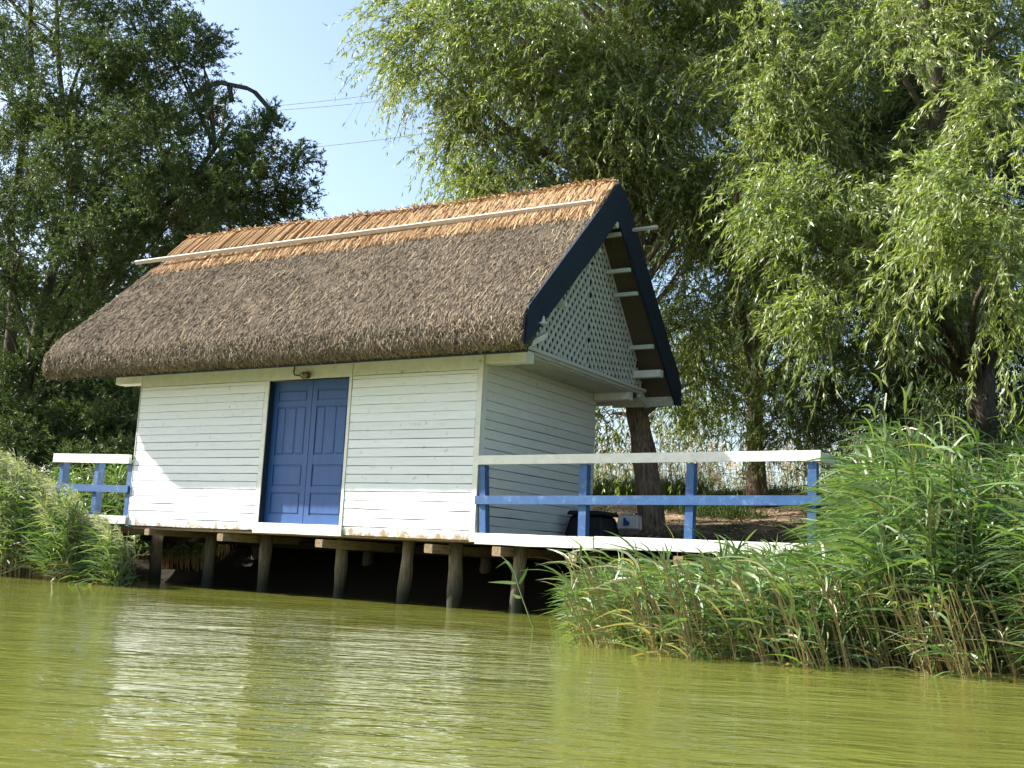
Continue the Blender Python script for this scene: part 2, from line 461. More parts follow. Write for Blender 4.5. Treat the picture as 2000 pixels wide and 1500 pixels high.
# walls with every board
a = Acc()
box(a, XL + .03, DL - .08, .028, .07, ZB + .02, ZT - .01)
fw = obj('front_wall', a, M_dark, H)
a = Acc(); box(a, DR + .04, -.03, .028, .07, ZB + .02, ZT - .01)
fw2 = obj('front_wall', a, M_dark, H)
a = Acc(); box(a, -.07, -.028, .075, DP - .02, ZB + .02, ZT - .01)
sw = obj('side_wall', a, M_dark, H)
a = Acc(); box(a, XL + .028, XL + .07, .075, DP - .02, ZB + .02, ZT - .01)
lw = obj('side_wall', a, M_dark, H)
a = Acc(); box(a, XL + .075, -.075, DP - .07, DP - .02, ZB, ZT - .01)
obj('back_wall', a, M_ww, H)


def boards(axis, c0, c1, face, th, z0, z1, pitch, parent, m, seed, warp=0.003):
    z = z0; k = 0
    r = random.Random(seed)
    while z < z1 - 0.02:
        h = min(pitch * r.uniform(0.97, 1.03), z1 - z)
        if z1 - z - h < 0.04: h = z1 - z
        b = Acc()
        j = r.uniform(-.004, .004)
        gap = 0.0075 if z < z1 - 0.75 else 0.0035
        plank(b, axis, c0 + r.uniform(0, .006), c1 - r.uniform(0, .006), face + (j * 0.5), th, z + gap / 2, z + h - gap / 2,
              seed * 100 + k, warp * (1.1 if k < 4 else 0.35))
        obj('plank', b, m, parent)
        z += h; k += 1


boards('x', XL + .005, DL - .085, 0, .026, ZB + .02, 2.93, .113, fw, M_wx, 1)
boards('x', DR + .05, -.072, 0, .026, ZB, 2.93, .113, fw2, M_wx, 2)
boards('y', .105, DP - .02, 0, -.026, ZB + .08, ZT - .02, .117, sw, M_wy, 3)
boards('y', .105, DP - .02, XL, .026, ZB + .03, ZT - .02, .117, lw, M_wy, 4)
for (x0, x1) in ((XL + .005, DL - .085), (DR + .05, -.072)):       # wide board under the eaves
    b = Acc(); plank(b, 'x', x0, x1, -.003, .028, 2.935, ZT - .005, int(-x0 * 10), .001); obj('plank', b, M_ww, fw if x0 < -3 else fw2)
# corner boards, jambs, lintel, sill
for (x0, x1, y0, y1, z0, z1) in ((-.066, .006, -.010, .024, ZB - .01, ZT - .003), (-.022, .008, .028, .100, ZB + .05, ZT - .006),
                                 (XL - .008, XL + .002, -.006, .100, ZB + .01, ZT - .006)):
    a = Acc(); box(a, x0, x1, y0, y1, z0, z1); obj('corner_board', a, M_ww, H)
for (x0, x1) in ((DL - .078, DL), (DR, DR + .044)):
    a = Acc(); box(a, x0, x1, -.006, .16, ZB + .135, 2.925); obj('door_jamb', a, M_ww, H)
a = Acc(); box(a, DL + .001, DL + .012, .005, .158, ZB + .14, 2.92); obj('door_reveal_shade', a, M_navy, H)  # shade of the left reveal put in as navy colour
a = Acc(); plank(a, 'x', DL - .078, DR + .044, -.008, .034, 2.93, ZT - .004, 77, .001); obj('lintel', a, M_ww, H)
a = Acc(); plank(a, 'x', DL - .078, DR + .05, -.016, .17, ZB - .01, ZB + .13, 78, .002); obj('door_sill', a, M_ww, H)
# floor slab, plate beams, soffits
a = Acc(); box(a, XL + .03, -.03, .04, DP, ZB - .02, ZB + .015); obj('floor', a, M_joist, H)
for (y0, y1, z0, z1, x0, x1) in ((.010, .20, 3.0, 3.135, .012, .60), (DP - .13, DP + .03, 2.985, 3.12, .012, .56),
                                 (.012, .20, 3.0, 3.135, -6.76, XL - .012), (DP - .13, DP + .03, 2.985, 3.12, -6.76, XL - .012)):
    a = Acc(); plank(a, 'x', x0, x1, y0, y1 - y0, z0, z1, int(x1 * 100) + 900, .001); obj('plate_beam', a, M_ww, H)
for k in range(5):
    a = Acc(); box(a, .02 + k * .112, .127 + k * .112, .205, DP - .14, 3.085, 3.105); obj('soffit_board', a, M_gap, H)
a = Acc(); box(a, .560, .600, .21, 3.46, 3.107, 3.150); obj('ledge_board', a, M_gap, H)
a = Acc(); box(a, .555, .625, -.22, 3.47, 3.152, 3.195); obj('ledge_board', a, M_lat, H)
for (x0, x1) in ((.012, .55),):
    a = Acc(); box(a, x0, .985, 3.60, 3.63, 2.96, 3.12); obj('rear_board', a, M_gap, H)
a = Acc(); box(a, -7.35, .985, 3.64, 3.66, 3.0, 3.12); obj('rear_fascia', a, M_gap, H)
a = Acc(); beam(a, (.585, 3.30, 3.10), (.585, 3.62, 2.98), .06, .09); obj('bracket', a, M_lat, H)

# doors
def door_leaf(x0, x1):
    z0, z1 = ZB + .135, 2.925
    yf = .098
    a = Acc(); box(a, x0, x1, yf + .012, yf + .045, z0, z1)
    d = obj('door', a, M_door, H)
    w = .085
    hgt = z1 - z0
    rows = [(0.0, .075), (.235, .275), (.47, .585), (.635, .665) , (.835, .875)]
    zl = [z0 + .12, z0 + .42, z0 + .50, z0 + .80, z0 + .93, z0 + 1.60, z0 + 1.67, z0 + 1.83]
    for (sx0, sx1) in ((x0, x0 + w), (x1 - w, x1)):
        b = Acc(); box(b, sx0, sx1, yf, yf + .011, z0, z1); obj('stile', b, M_door, d)
    for (ra, rb) in ((z0, zl[0]), (zl[1], zl[2]), (zl[3], zl[4]), (zl[5], zl[6]), (zl[7], z1)):
        b = Acc(); box(b, x0 + w + .001, x1 - w - .001, yf + .0005, yf + .011, ra, rb); obj('rail', b, M_door, d)
    for (pa, pb, split) in ((zl[0], zl[1], 0), (zl[2], zl[3], 0), (zl[4], zl[5], 1), (zl[6], zl[7], 0)):
        xa, xb = x0 + w + .014, x1 - w - .014
        if split:
            wd = (xb - xa)
            cols = [(xa, xa + wd * .27), (xa + wd * .34, xa + wd * .66), (xa + wd * .73, xb)]
        else:
            cols = [(xa, xb)]
        for (c0, c1) in cols:
            b = Acc()
            e = .012
            V = [(c0, yf + .0125, pa + .014), (c1, yf + .0125, pa + .014), (c1, yf + .0125, pb - .014), (c0, yf + .0125, pb - .014),
                 (c0 + e, yf + .004, pa + .014 + e), (c1 - e, yf + .004, pa + .014 + e), (c1 - e, yf + .004, pb - .014 - e), (c0 + e, yf + .004, pb - .014 - e)]
            b.add(V, [(4, 5, 6, 7), (0, 1, 5, 4), (1, 2, 6, 5), (2, 3, 7, 6), (3, 0, 4, 7)])
            obj('panel', b, M_door, d)


door_leaf(DL + .014, -2.822)
door_leaf(-2.812, DR - .003)

# thatched roof: profile across (y, z), swept along x
XR0, XR1 = -7.50, 0.975
YC, ZR = 1.585, 5.66
def prof():
    P = [(-.50, 3.06), (-.60, 3.035), (-.70, 3.05), (-.75, 3.13), (-.755, 3.25), (-.74, 3.34), (-.68, 3.44), (-.55, 3.60)]
    for k in range(1, 15):
        u = k / 14
        P.append((-.55 + (YC - .10 + .55) * u, 3.60 + (ZR - .09 - 3.60) * u - .03 * math.sin(math.pi * u)))
    P += [(YC, ZR - .02)]
    left = P[:]
    right = [(2 * YC - y, z) for y, z in left[::-1][1:]]
    under = [(3.60, 3.10), (3.40, 3.30), (YC, 5.40), (-.42, 3.22)]
    return left + right + under
PR = np.array(prof())
XS = np.linspace(XR0, XR1, 90)
V = []
for i, x in enumerate(XS):
    for j, (y, z) in enumerate(PR):
        n = 0.018 * math.sin(x * 3.1 + j * .8) + 0.014 * math.sin(x * 7.7 + j * 1.9) + 0.012 * (rng.random() - .5)
        out = 1 if j < len(PR) - 4 else 0
        dx = 0.0
        if i == 0 and out:                      # ragged left end, creeping back towards the ridge
            dx = 0.05 * math.sin(j * 1.3)
        V.append((x + dx, y + (-1 if y < YC else 1) * n * .7 * out, z + n * .7 * out))
V = np.array(V); npf = len(PR)
F = []
for i in range(len(XS) - 1):
    for j in range(npf):
        F.append((i * npf + j, i * npf + (j + 1) % npf, (i + 1) * npf + (j + 1) % npf, (i + 1) * npf + j))
a = Acc(); a.add(V, F)
# end caps as strips between the outer and under lines
for ib in (0, len(XS) - 1):
    b0 = ib * npf
    m = npf - 4
    c = b0 + npf - 2
    for j in range(m - 1):
        tri = [b0 + j, b0 + j + 1, b0 + (npf - 1 if j < m * .35 else (npf - 2 if j < m * .65 else npf - 3))]
        a.f.append(np.array([tri + [-1]])); a.t.append(np.array([.5])); a.m.append(np.array([0]))
    for tri in ([b0 + int(m * .35), b0 + npf - 2, b0 + npf - 1], [b0 + int(m * .65), b0 + npf - 3, b0 + npf - 2], [b0, b0 + npf - 1, b0 + npf - 1]):
        if len(set(tri)) == 3:
            a.f.append(np.array([tri + [-1]])); a.t.append(np.array([.5])); a.m.append(np.array([0]))
roof = obj('roof', a, M_thatch, H)

# straws lying on the thatch
def on_roof(u, front=True):
    """u 0 at the eave lip bottom .. 1 ridge; returns y, z, tangent (down the slope)"""
    L = PR[1:23]
    s = np.concatenate([[0], np.cumsum(np.linalg.norm(np.diff(L, axis=0), axis=1))]); s /= s[-1]
    y = np.interp(u, s, L[:, 0]); z = np.interp(u, s, L[:, 1])
    e = .012
    ty = np.interp(np.clip(u - e, 0, 1), s, L[:, 0]) - np.interp(np.clip(u + e, 0, 1), s, L[:, 0])
    tz = np.interp(np.clip(u - e, 0, 1), s, L[:, 1]) - np.interp(np.clip(u + e, 0, 1), s, L[:, 1])
    t = nrm(np.stack([np.zeros_like(y), ty, tz], -1))
    if not front:
        y = 2 * YC - y; t[:, 1] *= -1
    nrmv = np.cross(t, np.array([1., 0, 0])) * (1 if front else -1)
    nrmv = np.where(nrmv[:, 2:3] < -0.2, -nrmv, nrmv)
    return y, z, t, nrmv


def straws(n, umin, umax, front, Lr, Wr, m, name, kind_t, spread=.28, lift=.12, xr=(XR0, XR1), parent=None, off=(.005, .03), power=1.0):
    u = umin + (umax - umin) * rng.random(n) ** power
    x = xr[0] + (xr[1] - xr[0]) * rng.random(n)
    y, z, t, nv = on_roof(u, front)
    nn = np.stack([np.zeros(n), -nv[:, 1], -nv[:, 2]], -1)
    nn = np.where((nn[:, 1:2] * (1 if front else -1) > 0) & (np.abs(nn[:, 1:2]) > .2), -nn, nn)
    nn = np.where(nn[:, 2:3] < -.75, nn, np.where(nn[:, 2:3] < 0, nn, nn))
    # outward normal: away from the roof's centre line and up
    c = np.array([0, YC, 3.6]); rel = np.stack([np.zeros(n), y - c[1], z - c[2]], -1)
    sgn = np.sign(np.sum(rel * nn, -1, keepdims=True)); nn = nn * np.where(sgn == 0, 1, sgn)
    P = np.stack([x, y, z], -1) + nn * rng.uniform(off[0], off[1], (n, 1))
    D = nrm(t + rng.normal(size=(n, 3)) * spread * np.array([1, .35, .35]) + nn * rng.uniform(-.02, lift, (n, 1)))
    L = rng.uniform(*Lr, n); W = rng.uniform(*Wr, n)
    P = P - D * (L[:, None] * .5)
    G = -nn * .12 + rng.normal(size=(n, 3)) * .05
    patch = .5 + .18 * np.sin(x * 2.3 + 2 * np.sin(u * 6)) * np.sin(u * 11 + x)
    T = np.clip(kind_t(rng, n) * (.75 + .5 * patch), 0, 1)
    A = Acc(); ribbons(A, P, D, L, W, G, 3, side=nrm(nn + rng.normal(size=(n, 3)) * .5), tint=T, shape='flat')
    return obj(name, A, m, parent, kind='stuff')


grey = lambda r, n: np.clip(r.beta(2.2, 2.6, n), 0, .93)
straws(130000, .10, .815, True, (.04, .15), (.003, .0075), M_straw, 'thatch_straw', grey, spread=.33, lift=.22, parent=roof)
straws(30000, 0.0, .13, True, (.03, .12), (.004, .009), M_straw, 'eave_straw', grey, spread=.7, lift=.4, parent=roof, off=(-.01, .035))
straws(260, .12, .84, True, (.2, .7), (.004, .008), M_straw, 'loose_straw', lambda r, n: r.uniform(.85, 1, n), spread=.12, lift=.03, parent=roof, off=(.025, .045))
straws(20000, .05, .86, False, (.06, .2), (.008, .016), M_straw, 'thatch_straw', grey, spread=.33, lift=.22, parent=roof)

# ridge cap: bent bundles, one by one
cap = Acc(); beam(cap, (XR0 + .25, YC, ZR - .03), (XR1 - .01, YC, ZR - .03), .10, .10)
capo = obj('ridge_cap', cap, M_bundle, H)
bb = Acc()
s_ = 6
pts = []
for k in range(-5, 6):
    u = abs(k) / 5
    yy = YC + np.sign(k) * (.03 + .45 * u) if k else YC
    zz = ZR + .06 - .03 * u - (.45 * u) * 1.0
    pts.append((0, yy, zz))
pts = np.array(pts)
tube(bb, pts + rng.normal(size=pts.shape) * .004, [.028, .036, .038, .038, .042, .052, .042, .038, .038, .036, .028], 6, jit=.25)
bme = bb.mesh('reed_bundle', M_bundle, True)
xb = XR0 + .30
k = 0
while xb < XR1 - .03:
    o = obj('reed_bundle', bme, None, capo) if False else bpy.data.objects.new('reed_bundle', bme)
    COL.objects.link(o); o.parent = capo
    sag = .05 * math.sin(xb * .9) + .015 * math.sin(xb * 5)
    lean = 0.10
    o.location = (xb + lean * 0, 0, random.uniform(-.008, .012) + .10 * max(0, (-xb - 1)) / 6.5 * 1.0 + sag * .25)
    o.rotation_euler = (0, 0, random.uniform(-.03, .03))
    sc_ = random.uniform(.92, 1.08)
    o.scale = (random.uniform(.9, 1.3), 1, 1)
    xb += random.uniform(.068, .092); k += 1
straws(14000, .79, .965, True, (.15, .45), (.005, .010), M_gold, 'ridge_straw', lambda r, n: r.beta(2, 1.8, n), spread=.10, lift=.03,
       xr=(XR0 + .3, XR1), parent=capo, off=(.05, .088))
straws(7000, .766, .805, True, (.05, .15), (.006, .010), M_gold, 'ridge_fringe', lambda r, n: r.beta(2, 2.2, n), spread=.35, lift=.10,
       xr=(XR0 + .12, XR1), parent=capo, off=(.015, .055))
straws(4000, .735, .965, False, (.15, .45), (.006, .012), M_gold, 'ridge_straw', lambda r, n: r.beta(2, 1.8, n), spread=.10, lift=.03,
       xr=(XR0 + .3, XR1), parent=capo, off=(.05, .088))
# knotted top line
a = Acc()
n = 2600
P = np.stack([rng.uniform(XR0 + .28, XR1 - .02, n), YC + rng.normal(size=n) * .045, ZR + .085 + rng.normal(size=n) * .014], -1)
P[:, 2] += .10 * np.clip(-P[:, 0] - 1, 0, None) / 6.5 + .012 * np.sin(P[:, 0] * 5)
D = nrm(rng.normal(size=(n, 3)) * np.array([.7, 1, .15]))
ribbons(a, P, D, rng.uniform(.03, .07, n), rng.uniform(.012, .022, n), rng.normal(size=(n, 3)) * .3, 3, tint=rng.beta(3, 1.5, n), shape='flat')
obj('ridge_knots', a, M_gold, capo, kind='stuff')
# battens holding the cap
a = Acc(); beam(a, (-7.80, .985, 5.305), (.86, 1.095, 5.30), .035, .062, up=(0, -.7, .72)); obj('batten', a, M_batten, H)
a = Acc(); beam(a, (-7.6, 2 * YC - 1.06, 5.27), (1.37, 2 * YC - 1.14, 5.17), .035, .05, up=(0, .7, .72)); obj('batten', a, M_batten, H)

# gable: bargeboards on plane x = 1.0
def prism(a, poly, x0, x1):
    n = len(poly)
    V = [(x0, y, z) for y, z in poly] + [(x1, y, z) for y, z in poly]
    a.add(V, [(i, (i + 1) % n, n + (i + 1) % n, n + i) for i in range(n)])
    b = a.n - 2 * n
    if n == 4:
        q = [(0, 1, 2, 3), (4, 5, 6, 7)]
        a.f.append(np.array(q) + b)
        a.t.append(np.full(2, .5)); a.m.append(np.zeros(2, int))
    else:
        q = [(0, i, i + 1) for i in range(1, n - 1)] + [(n, n + i, n + i + 1) for i in range(1, n - 1)]
        q = np.concatenate([np.array(q) + b, -np.ones((len(q), 1), int)], 1)
        a.f.append(q); a.t.append(np.full(len(q), .5)); a.m.append(np.zeros(len(q), int))


a = Acc(); prism(a, [(-.694, 3.050), (-.245, 3.44), (1.02, 4.62), (1.585, 5.20), (1.585, 5.72), (-.665, 3.50)][0:6], .978, 1.006)
obj('bargeboard', a, M_navy, H)
a = Acc(); prism(a, [(1.588, 5.18), (1.588, 5.70), (1.79, 5.60), (3.873, 3.33), (3.90, 3.0), (3.68, 2.985)], .980, 1.004)
obj('bargeboard', a, M_navy, H)
a = Acc(); prism(a, [(1.83, 4.93), (1.90, 5.0), (3.78, 3.00), (3.66, 2.99)], 1.007, 1.022)
obj('barge_trim', a, M_navy, H)
a = Acc(); box(a, -7.38, .96, -.58, -.555, 2.985, 3.10); obj('eave_fascia', a, M_navy, H)
for k in range(24):                                               # rafter tails under the eave
    x = -7.3 + k * .355
    a = Acc(); beam(a, (x, -.56, 3.03), (x, .0, 3.30), .05, .06); obj('rafter_tail', a, M_ww, H)
a = Acc(); box(a, -7.45, -7.30, -.55, -.47, 3.02, 3.085); obj('rafter_end', a, M_ww, H)
# purlins between lattice and bargeboard, rear slope and front slope
for (y, z, w, h) in ((1.72, 5.06, .05, .05), (2.02, 4.64, .05, .05), (2.28, 4.37, .05, .05), (2.87, 3.74, .05, .06)):
    a = Acc(); box(a, .62, .976, y, y + w, z - h, z + .0); obj('purlin', a, M_lat, H)
    a = Acc(); box(a, .62, .976, 2 * YC - y - w, 2 * YC - y, z - h + .02, z + .02); obj('purlin', a, M_lat, H)
a = Acc(); box(a, .50, 1.03, 3.03, 3.14, 3.30, 3.40); obj('purlin', a, M_ww, H)
a = Acc(); box(a, .62, .99, 1.52, 1.62, 5.08, 5.16); obj('ridge_beam', a, M_lat, H)
# lattice: two layers, mirrored at the seam
LX = .600
lat = Acc(); box(lat, LX - .012, LX - .002, YC - .012, YC + .012, 3.20, 5.25)
lato = obj('gable_lattice', lat, M_lat, H)
ya, yb, za, zt = -.26, 3.40, 3.20, 5.42
def clip_seg(p, q, half):
    """clip a segment to the triangle half; returns the end points or None"""
    ym = YC
    planes = []
    if half < 0:
        planes = [((1, 0), ym, -1), ]                     # y <= ym
    T0, T1 = 0., 1.
    d = (q[0] - p[0], q[1] - p[1])
    def cut(n, c):                                       # keep n.x <= c
        nonlocal T0, T1
        a0 = n[0] * p[0] + n[1] * p[1] - c; dn = n[0] * d[0] + n[1] * d[1]
        if abs(dn) < 1e-9:
            return a0 <= 0
        t = -a0 / dn
        if dn > 0: T1 = min(T1, t)
        else: T0 = max(T0, t)
        return T0 < T1
    ok = cut((0, -1), -za)
    if half < 0:
        ok = ok and cut((1, 0), ym - .013) and cut((-(zt - za), (ym - ya)), -(zt - za) * ya + (ym - ya) * za)
    else:
        ok = ok and cut((-1, 0), -ym - .013) and cut(((zt - za), (yb - ym)), (zt - za) * yb + (yb - ym) * za)
    if not ok or T1 - T0 <= 0: return None
    A = (p[0] + d[0] * T0, p[1] + d[1] * T0); B = (p[0] + d[0] * T1, p[1] + d[1] * T1)
    if math.hypot(A[0] - B[0], A[1] - B[1]) < .06: return None
    return A, B
for half in (-1, 1):
    slope = math.radians(50)
    for layer in (0, 1):
        an = slope if layer == 0 else math.radians(118)
        dirv = (math.cos(an), math.sin(an)) if half < 0 else (-math.cos(an), math.sin(an))
        nv = (-dirv[1], dirv[0])
        for k in range(-40, 41):
            off = k * .098
            c = (YC + nv[0] * off, 4.0 + nv[1] * off)
            r = clip_seg((c[0] - dirv[0] * 4, c[1] - dirv[1] * 4), (c[0] + dirv[0] * 4, c[1] + dirv[1] * 4), half)
            if r is None: continue
            x = LX + (.016 if layer == 0 else .003)
            b = Acc(); beam(b, (x, r[0][0], r[0][1]), (x, r[1][0], r[1][1]), .046, .010, up=(1, 0, 0))
            obj('slat', b, M_lat, lato)
a = Acc(); box(a, LX - .02, LX - .014, YC - 1.4, YC + 1.5, 3.2, 3.9)
# dark loft behind the lattice
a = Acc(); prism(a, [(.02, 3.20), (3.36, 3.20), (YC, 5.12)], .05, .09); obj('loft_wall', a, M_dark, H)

# joists with ends showing, cross beams, piles
for (x, z, s) in ((-5.70, .775, .10), (-4.22, .745, .11), (-2.43, .72, .12), (-.68, .715, .12), (.30, .72, .12), (1.32, .70, .11), (2.6, .71, .11), (-7.1, .80, .1)):
    a = Acc(); plank(a, 'y', -.06, 2.9, x, s, z - s * .5, z + s * .42, int(x * 10) + 300, .004, bev=.012); obj('joist', a, M_joist, H)
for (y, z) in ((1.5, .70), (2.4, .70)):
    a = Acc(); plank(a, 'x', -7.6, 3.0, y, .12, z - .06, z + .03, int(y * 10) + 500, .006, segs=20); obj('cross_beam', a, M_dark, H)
for (px, pb, y, r) in ((-7.15, -7.15, .80, .095), (-6.35, -6.37, .78, .085), (-5.13, -5.10, .72, .085), (-3.97, -3.95, .66, .085), (-2.52, -2.50, .58, .082),
                       (-1.32, -1.43, .50, .085), (-.53, -.52, .42, .095), (.48, .40, .34, .085), (1.45, 1.40, .5, .085), (2.75, 2.75, .5, .085), (4.05, 4.05, .4, .085),
                       (-5.6, -5.6, 2.2, .09), (-3.4, -3.4, 2.3, .09), (-1.2, -1.2, 2.2, .09)):
    zt_ = .80
    a = Acc()
    pts = [(pb + (px - pb) * u + .012 * math.sin(u * 5 + px), y + .01 * math.sin(u * 4 + px * 3), -.8 + (zt_ + .8) * u) for u in np.linspace(0, 1, 9)]
    tube(a, pts, [r * (1.02 + .10 * math.sin(i * 1.7 + px)) for i in range(9)], 10, jit=.12)
    obj('pile', a, M_wood, H, smooth=True)

# ------------------------------------------------------------------ decks and railings
R = thing('deck', (2.1, 1.2, .9), 'deck with white top rail and blue posts right of the boathouse, half hidden by reeds', 'deck')
a = Acc(); plank(a, 'x', .03, 1.62, -.035, .05, .79, .925, 601, .003); obj('fascia', a, M_ww, R)
a = Acc(); plank(a, 'x', 1.63, 4.28, -.033, .05, .80, .935, 602, .003); obj('fascia', a, M_ww, R)
k = 0
x = .02
while x < 4.2:
    a = Acc(); box(a, x, x + .11, .02, 2.95, .895, .92 + random.uniform(0, .004)); obj('deck_board', a, M_joist, R); x += .118
def post(x0, x1, xb0, xb1, z0, z1, y0, y1, parent, m=M_blue):
    a = Acc()
    V = [(xb0, y0, z0), (xb0, y0, z1), (xb0, y1, z0), (xb0, y1, z1), (xb1, y0, z0), (xb1, y0, z1), (xb1, y1, z0), (xb1, y1, z1)]
    V = [(x0 if (z == z1 and xx == xb0) else (x1 if (z == z1 and xx == xb1) else xx), y, z) for (xx, y, z) in V]
    a.add(V, BOXF); obj('post', a, m, parent)
post(.012, .095, .07, .155, .925, 1.745, .002, .10, R)
post(1.39, 1.485, 1.40, 1.495, .925, 1.75, .002, .10, R)
post(2.70, 2.79, 2.69, 2.785, .935, 1.76, .002, .10, R)
post(4.03, 4.12, 4.03, 4.12, .935, 1.77, .002, .10, R)
post(4.06, 4.15, 4.06, 4.15, .935, 1.77, 1.05, 1.15, R)
post(4.06, 4.15, 4.06, 4.15, .935, 1.77, 2.2, 2.3, R)
a = Acc(); beam(a, (-.0, -.018, 1.800), (4.17, -.018, 1.832), .036, .108); obj('top_rail', a, M_ww, R)
a = Acc(); beam(a, (4.15, .004, 1.825), (4.15, 2.4, 1.825), .036, .10); obj('top_rail', a, M_ww, R)
a = Acc(); beam(a, (.0, -.016, 1.318), (4.18, -.016, 1.374), .032, .102); obj('mid_rail', a, M_blue, R)
a = Acc(); beam(a, (4.15, .004, 1.37), (4.15, 2.4, 1.37), .032, .10); obj('mid_rail', a, M_blue, R)

Lk_ = thing('deck', (-7.1, 1.0, .9), 'short deck with white rail and blue posts at the left end of the boathouse', 'deck')
a = Acc(); plank(a, 'x', -7.97, -6.17, -.035, .05, .865, .99, 603, .003); obj('fascia', a, M_ww, Lk_)
x = -7.95
while x < -6.3:
    a = Acc(); box(a, x, x + .11, .02, 1.6, .93, .965 + random.uniform(0, .004)); obj('deck_board', a, M_joist, Lk_); x += .118
post(-7.86, -7.77, -7.86, -7.77, .97, 1.80, .002, .12, Lk_)
post(-7.02, -6.93, -7.02, -6.93, .97, 1.78, .002, .12, Lk_)
post(-6.27, -6.18, -6.27, -6.18, .97, 1.77, .002, .12, Lk_)
a = Acc(); beam(a, (-7.97, -.03, 1.868), (-6.20, -.03, 1.838), .05, .135); obj('top_rail', a, M_ww, Lk_)
a = Acc(); beam(a, (-7.90, -.018, 1.405), (-6.19, -.018, 1.39), .032, .105); obj('mid_rail', a, M_blue, Lk_)

# ------------------------------------------------------------------ small things
lamp = thing('wall_lamp', (-2.88, -.05, 2.97), 'round caged bulkhead lamp on a bent conduit above the blue door', 'lamp')
a = Acc()
tube(a, [(-3.06, -.03, 3.11), (-3.07, -.035, 3.03), (-3.05, -.04, 2.985), (-3.0, -.05, 2.972), (-2.93, -.05, 2.970)], .010, 6)
obj('conduit', a, M_iron, lamp, True)
a = Acc(); th = np.linspace(0, 2 * math.pi, 17)
tube(a, [(-2.845 + .075 * math.cos(t), -.05, 2.968 + .042 * math.sin(t)) for t in th], .012, 6, caps=False)
for dz in (-.02, 0, .02): tube(a, [(-2.92, -.06, 2.968 + dz), (-2.845, -.105, 2.968 + dz), (-2.77, -.06, 2.968 + dz)], .004, 4)
obj('cage', a, M_iron, lamp, True)
a = Acc()
V = []; F = []
for i in range(7):
    for j in range(14):
        ph = math.pi * i / 6; an = 2 * math.pi * j / 14
        V.append((-2.845 + .068 * math.cos(ph), -.058 + .040 * math.sin(ph) * math.cos(an), 2.968 + .040 * math.sin(ph) * math.sin(an)))
for i in range(6):
    for j in range(14): F.append((i * 14 + j, i * 14 + (j + 1) % 14, (i + 1) * 14 + (j + 1) % 14, (i + 1) * 14 + j))
a.add(V, F); obj('glass', a, M_glass, lamp, True)
a = Acc(); box(a, -2.90, -2.79, -.035, -.009, 2.93, 3.0); obj('back_plate', a, M_iron, lamp)

gl = thing('gable_lamp', (1.02, -.33, 3.40), 'small pale bell shaped lamp at the foot of the navy bargeboard', 'lamp')
a = Acc(); tube(a, [(1.03, -.36, 3.44), (1.03, -.36, 3.38), (1.03, -.36, 3.36), (1.03, -.36, 3.345)], [.012, .025, .06, .075], 10)
obj('lamp_shade', a, M_ceram, gl, True)
a = Acc(); tube(a, [(1.007, -.36, 3.46), (1.03, -.36, 3.455), (1.03, -.36, 3.43)], .008, 6); obj('bracket', a, M_iron, gl)

cn_ = thing('jerrycan', (.70, 3.2, 1.12), 'white plastic can with a blue emblem lying beside the trunk behind the railing', 'jerrycan')
def tub(a, x0, x1, y0, y1, z0, z1, t, b=.02):
    V = []
    for (z, e) in ((z0, b), (z0 + b, 0), (z1 - b, t), (z1, t + b)):
        for (sx, sy) in ((-1, -1), (1, -1), (1, 1), (-1, 1)):
            cx, cy = (x0 + x1) / 2, (y0 + y1) / 2
            hx, hy = (x1 - x0) / 2 - e, (y1 - y0) / 2 - e
            V += [(cx + sx * hx - (b if (sx * sy > 0) else 0) * sx, cy + sy * hy - (0 if (sx * sy > 0) else b) * sy, z),
                  (cx + sx * hx - (0 if (sx * sy > 0) else b) * sx, cy + sy * hy - (b if (sx * sy > 0) else 0) * sy, z)]
    n = 8
    F = [(i * n + j, i * n + (j + 1) % n, (i + 1) * n + (j + 1) % n, (i + 1) * n + j) for i in range(3) for j in range(n)]
    F += [(0, 1, 2, 3), (0, 3, 4, 7), (4, 5, 6, 7), (24, 25, 26, 27), (24, 27, 28, 31), (28, 29, 30, 31)]
    a.add(V, F)
a = Acc(); tub(a, .39, .72, 3.10, 3.28, 1.13, 1.34, .01); obj('body', a, M_can, cn_)
a = Acc(); beam(a, (.46, 3.19, 1.365), (.60, 3.19, 1.365), .03, .02); beam(a, (.46, 3.19, 1.335), (.46, 3.19, 1.37), .03, .02, up=(1, 0, 0)); beam(a, (.60, 3.19, 1.335), (.60, 3.19, 1.37), .03, .02, up=(1, 0, 0)); obj('handle', a, M_can, cn_)
a = Acc(); tube(a, [(.66, 3.19, 1.335), (.66, 3.19, 1.37)], .025, 8); obj('cap', a, M_print, cn_)
a = Acc()
prism(a, [(0, 0), (.09, 0), (.09, .045), (.055, .07)], 3.094, 3.098)
a.v[0] = np.array([(.50 + y_, x_, 1.19 + z_) for (x_, y_, z_) in a.v[0]])
prism(a, [(0, 0), (.05, .07), (.03, .11), (0, .11)], 3.094, 3.098)
a.v[1] = np.array([(.50 + y_, x_, 1.19 + z_) for (x_, y_, z_) in a.v[1]])
obj('emblem', a, M_print, cn_)

bn = thing('rubbish_bin', (.55, 2.3, .93), 'black squat bin standing on the deck against the side wall', 'bin')
a = Acc(); tub(a, .12, .72, 2.0, 2.6, .925, 1.27, .06, .03); obj('body', a, M_black, bn)
a = Acc(); tub(a, .15, .69, 2.03, 2.57, 1.272, 1.33, .02, .012); obj('lid', a, M_black, bn)

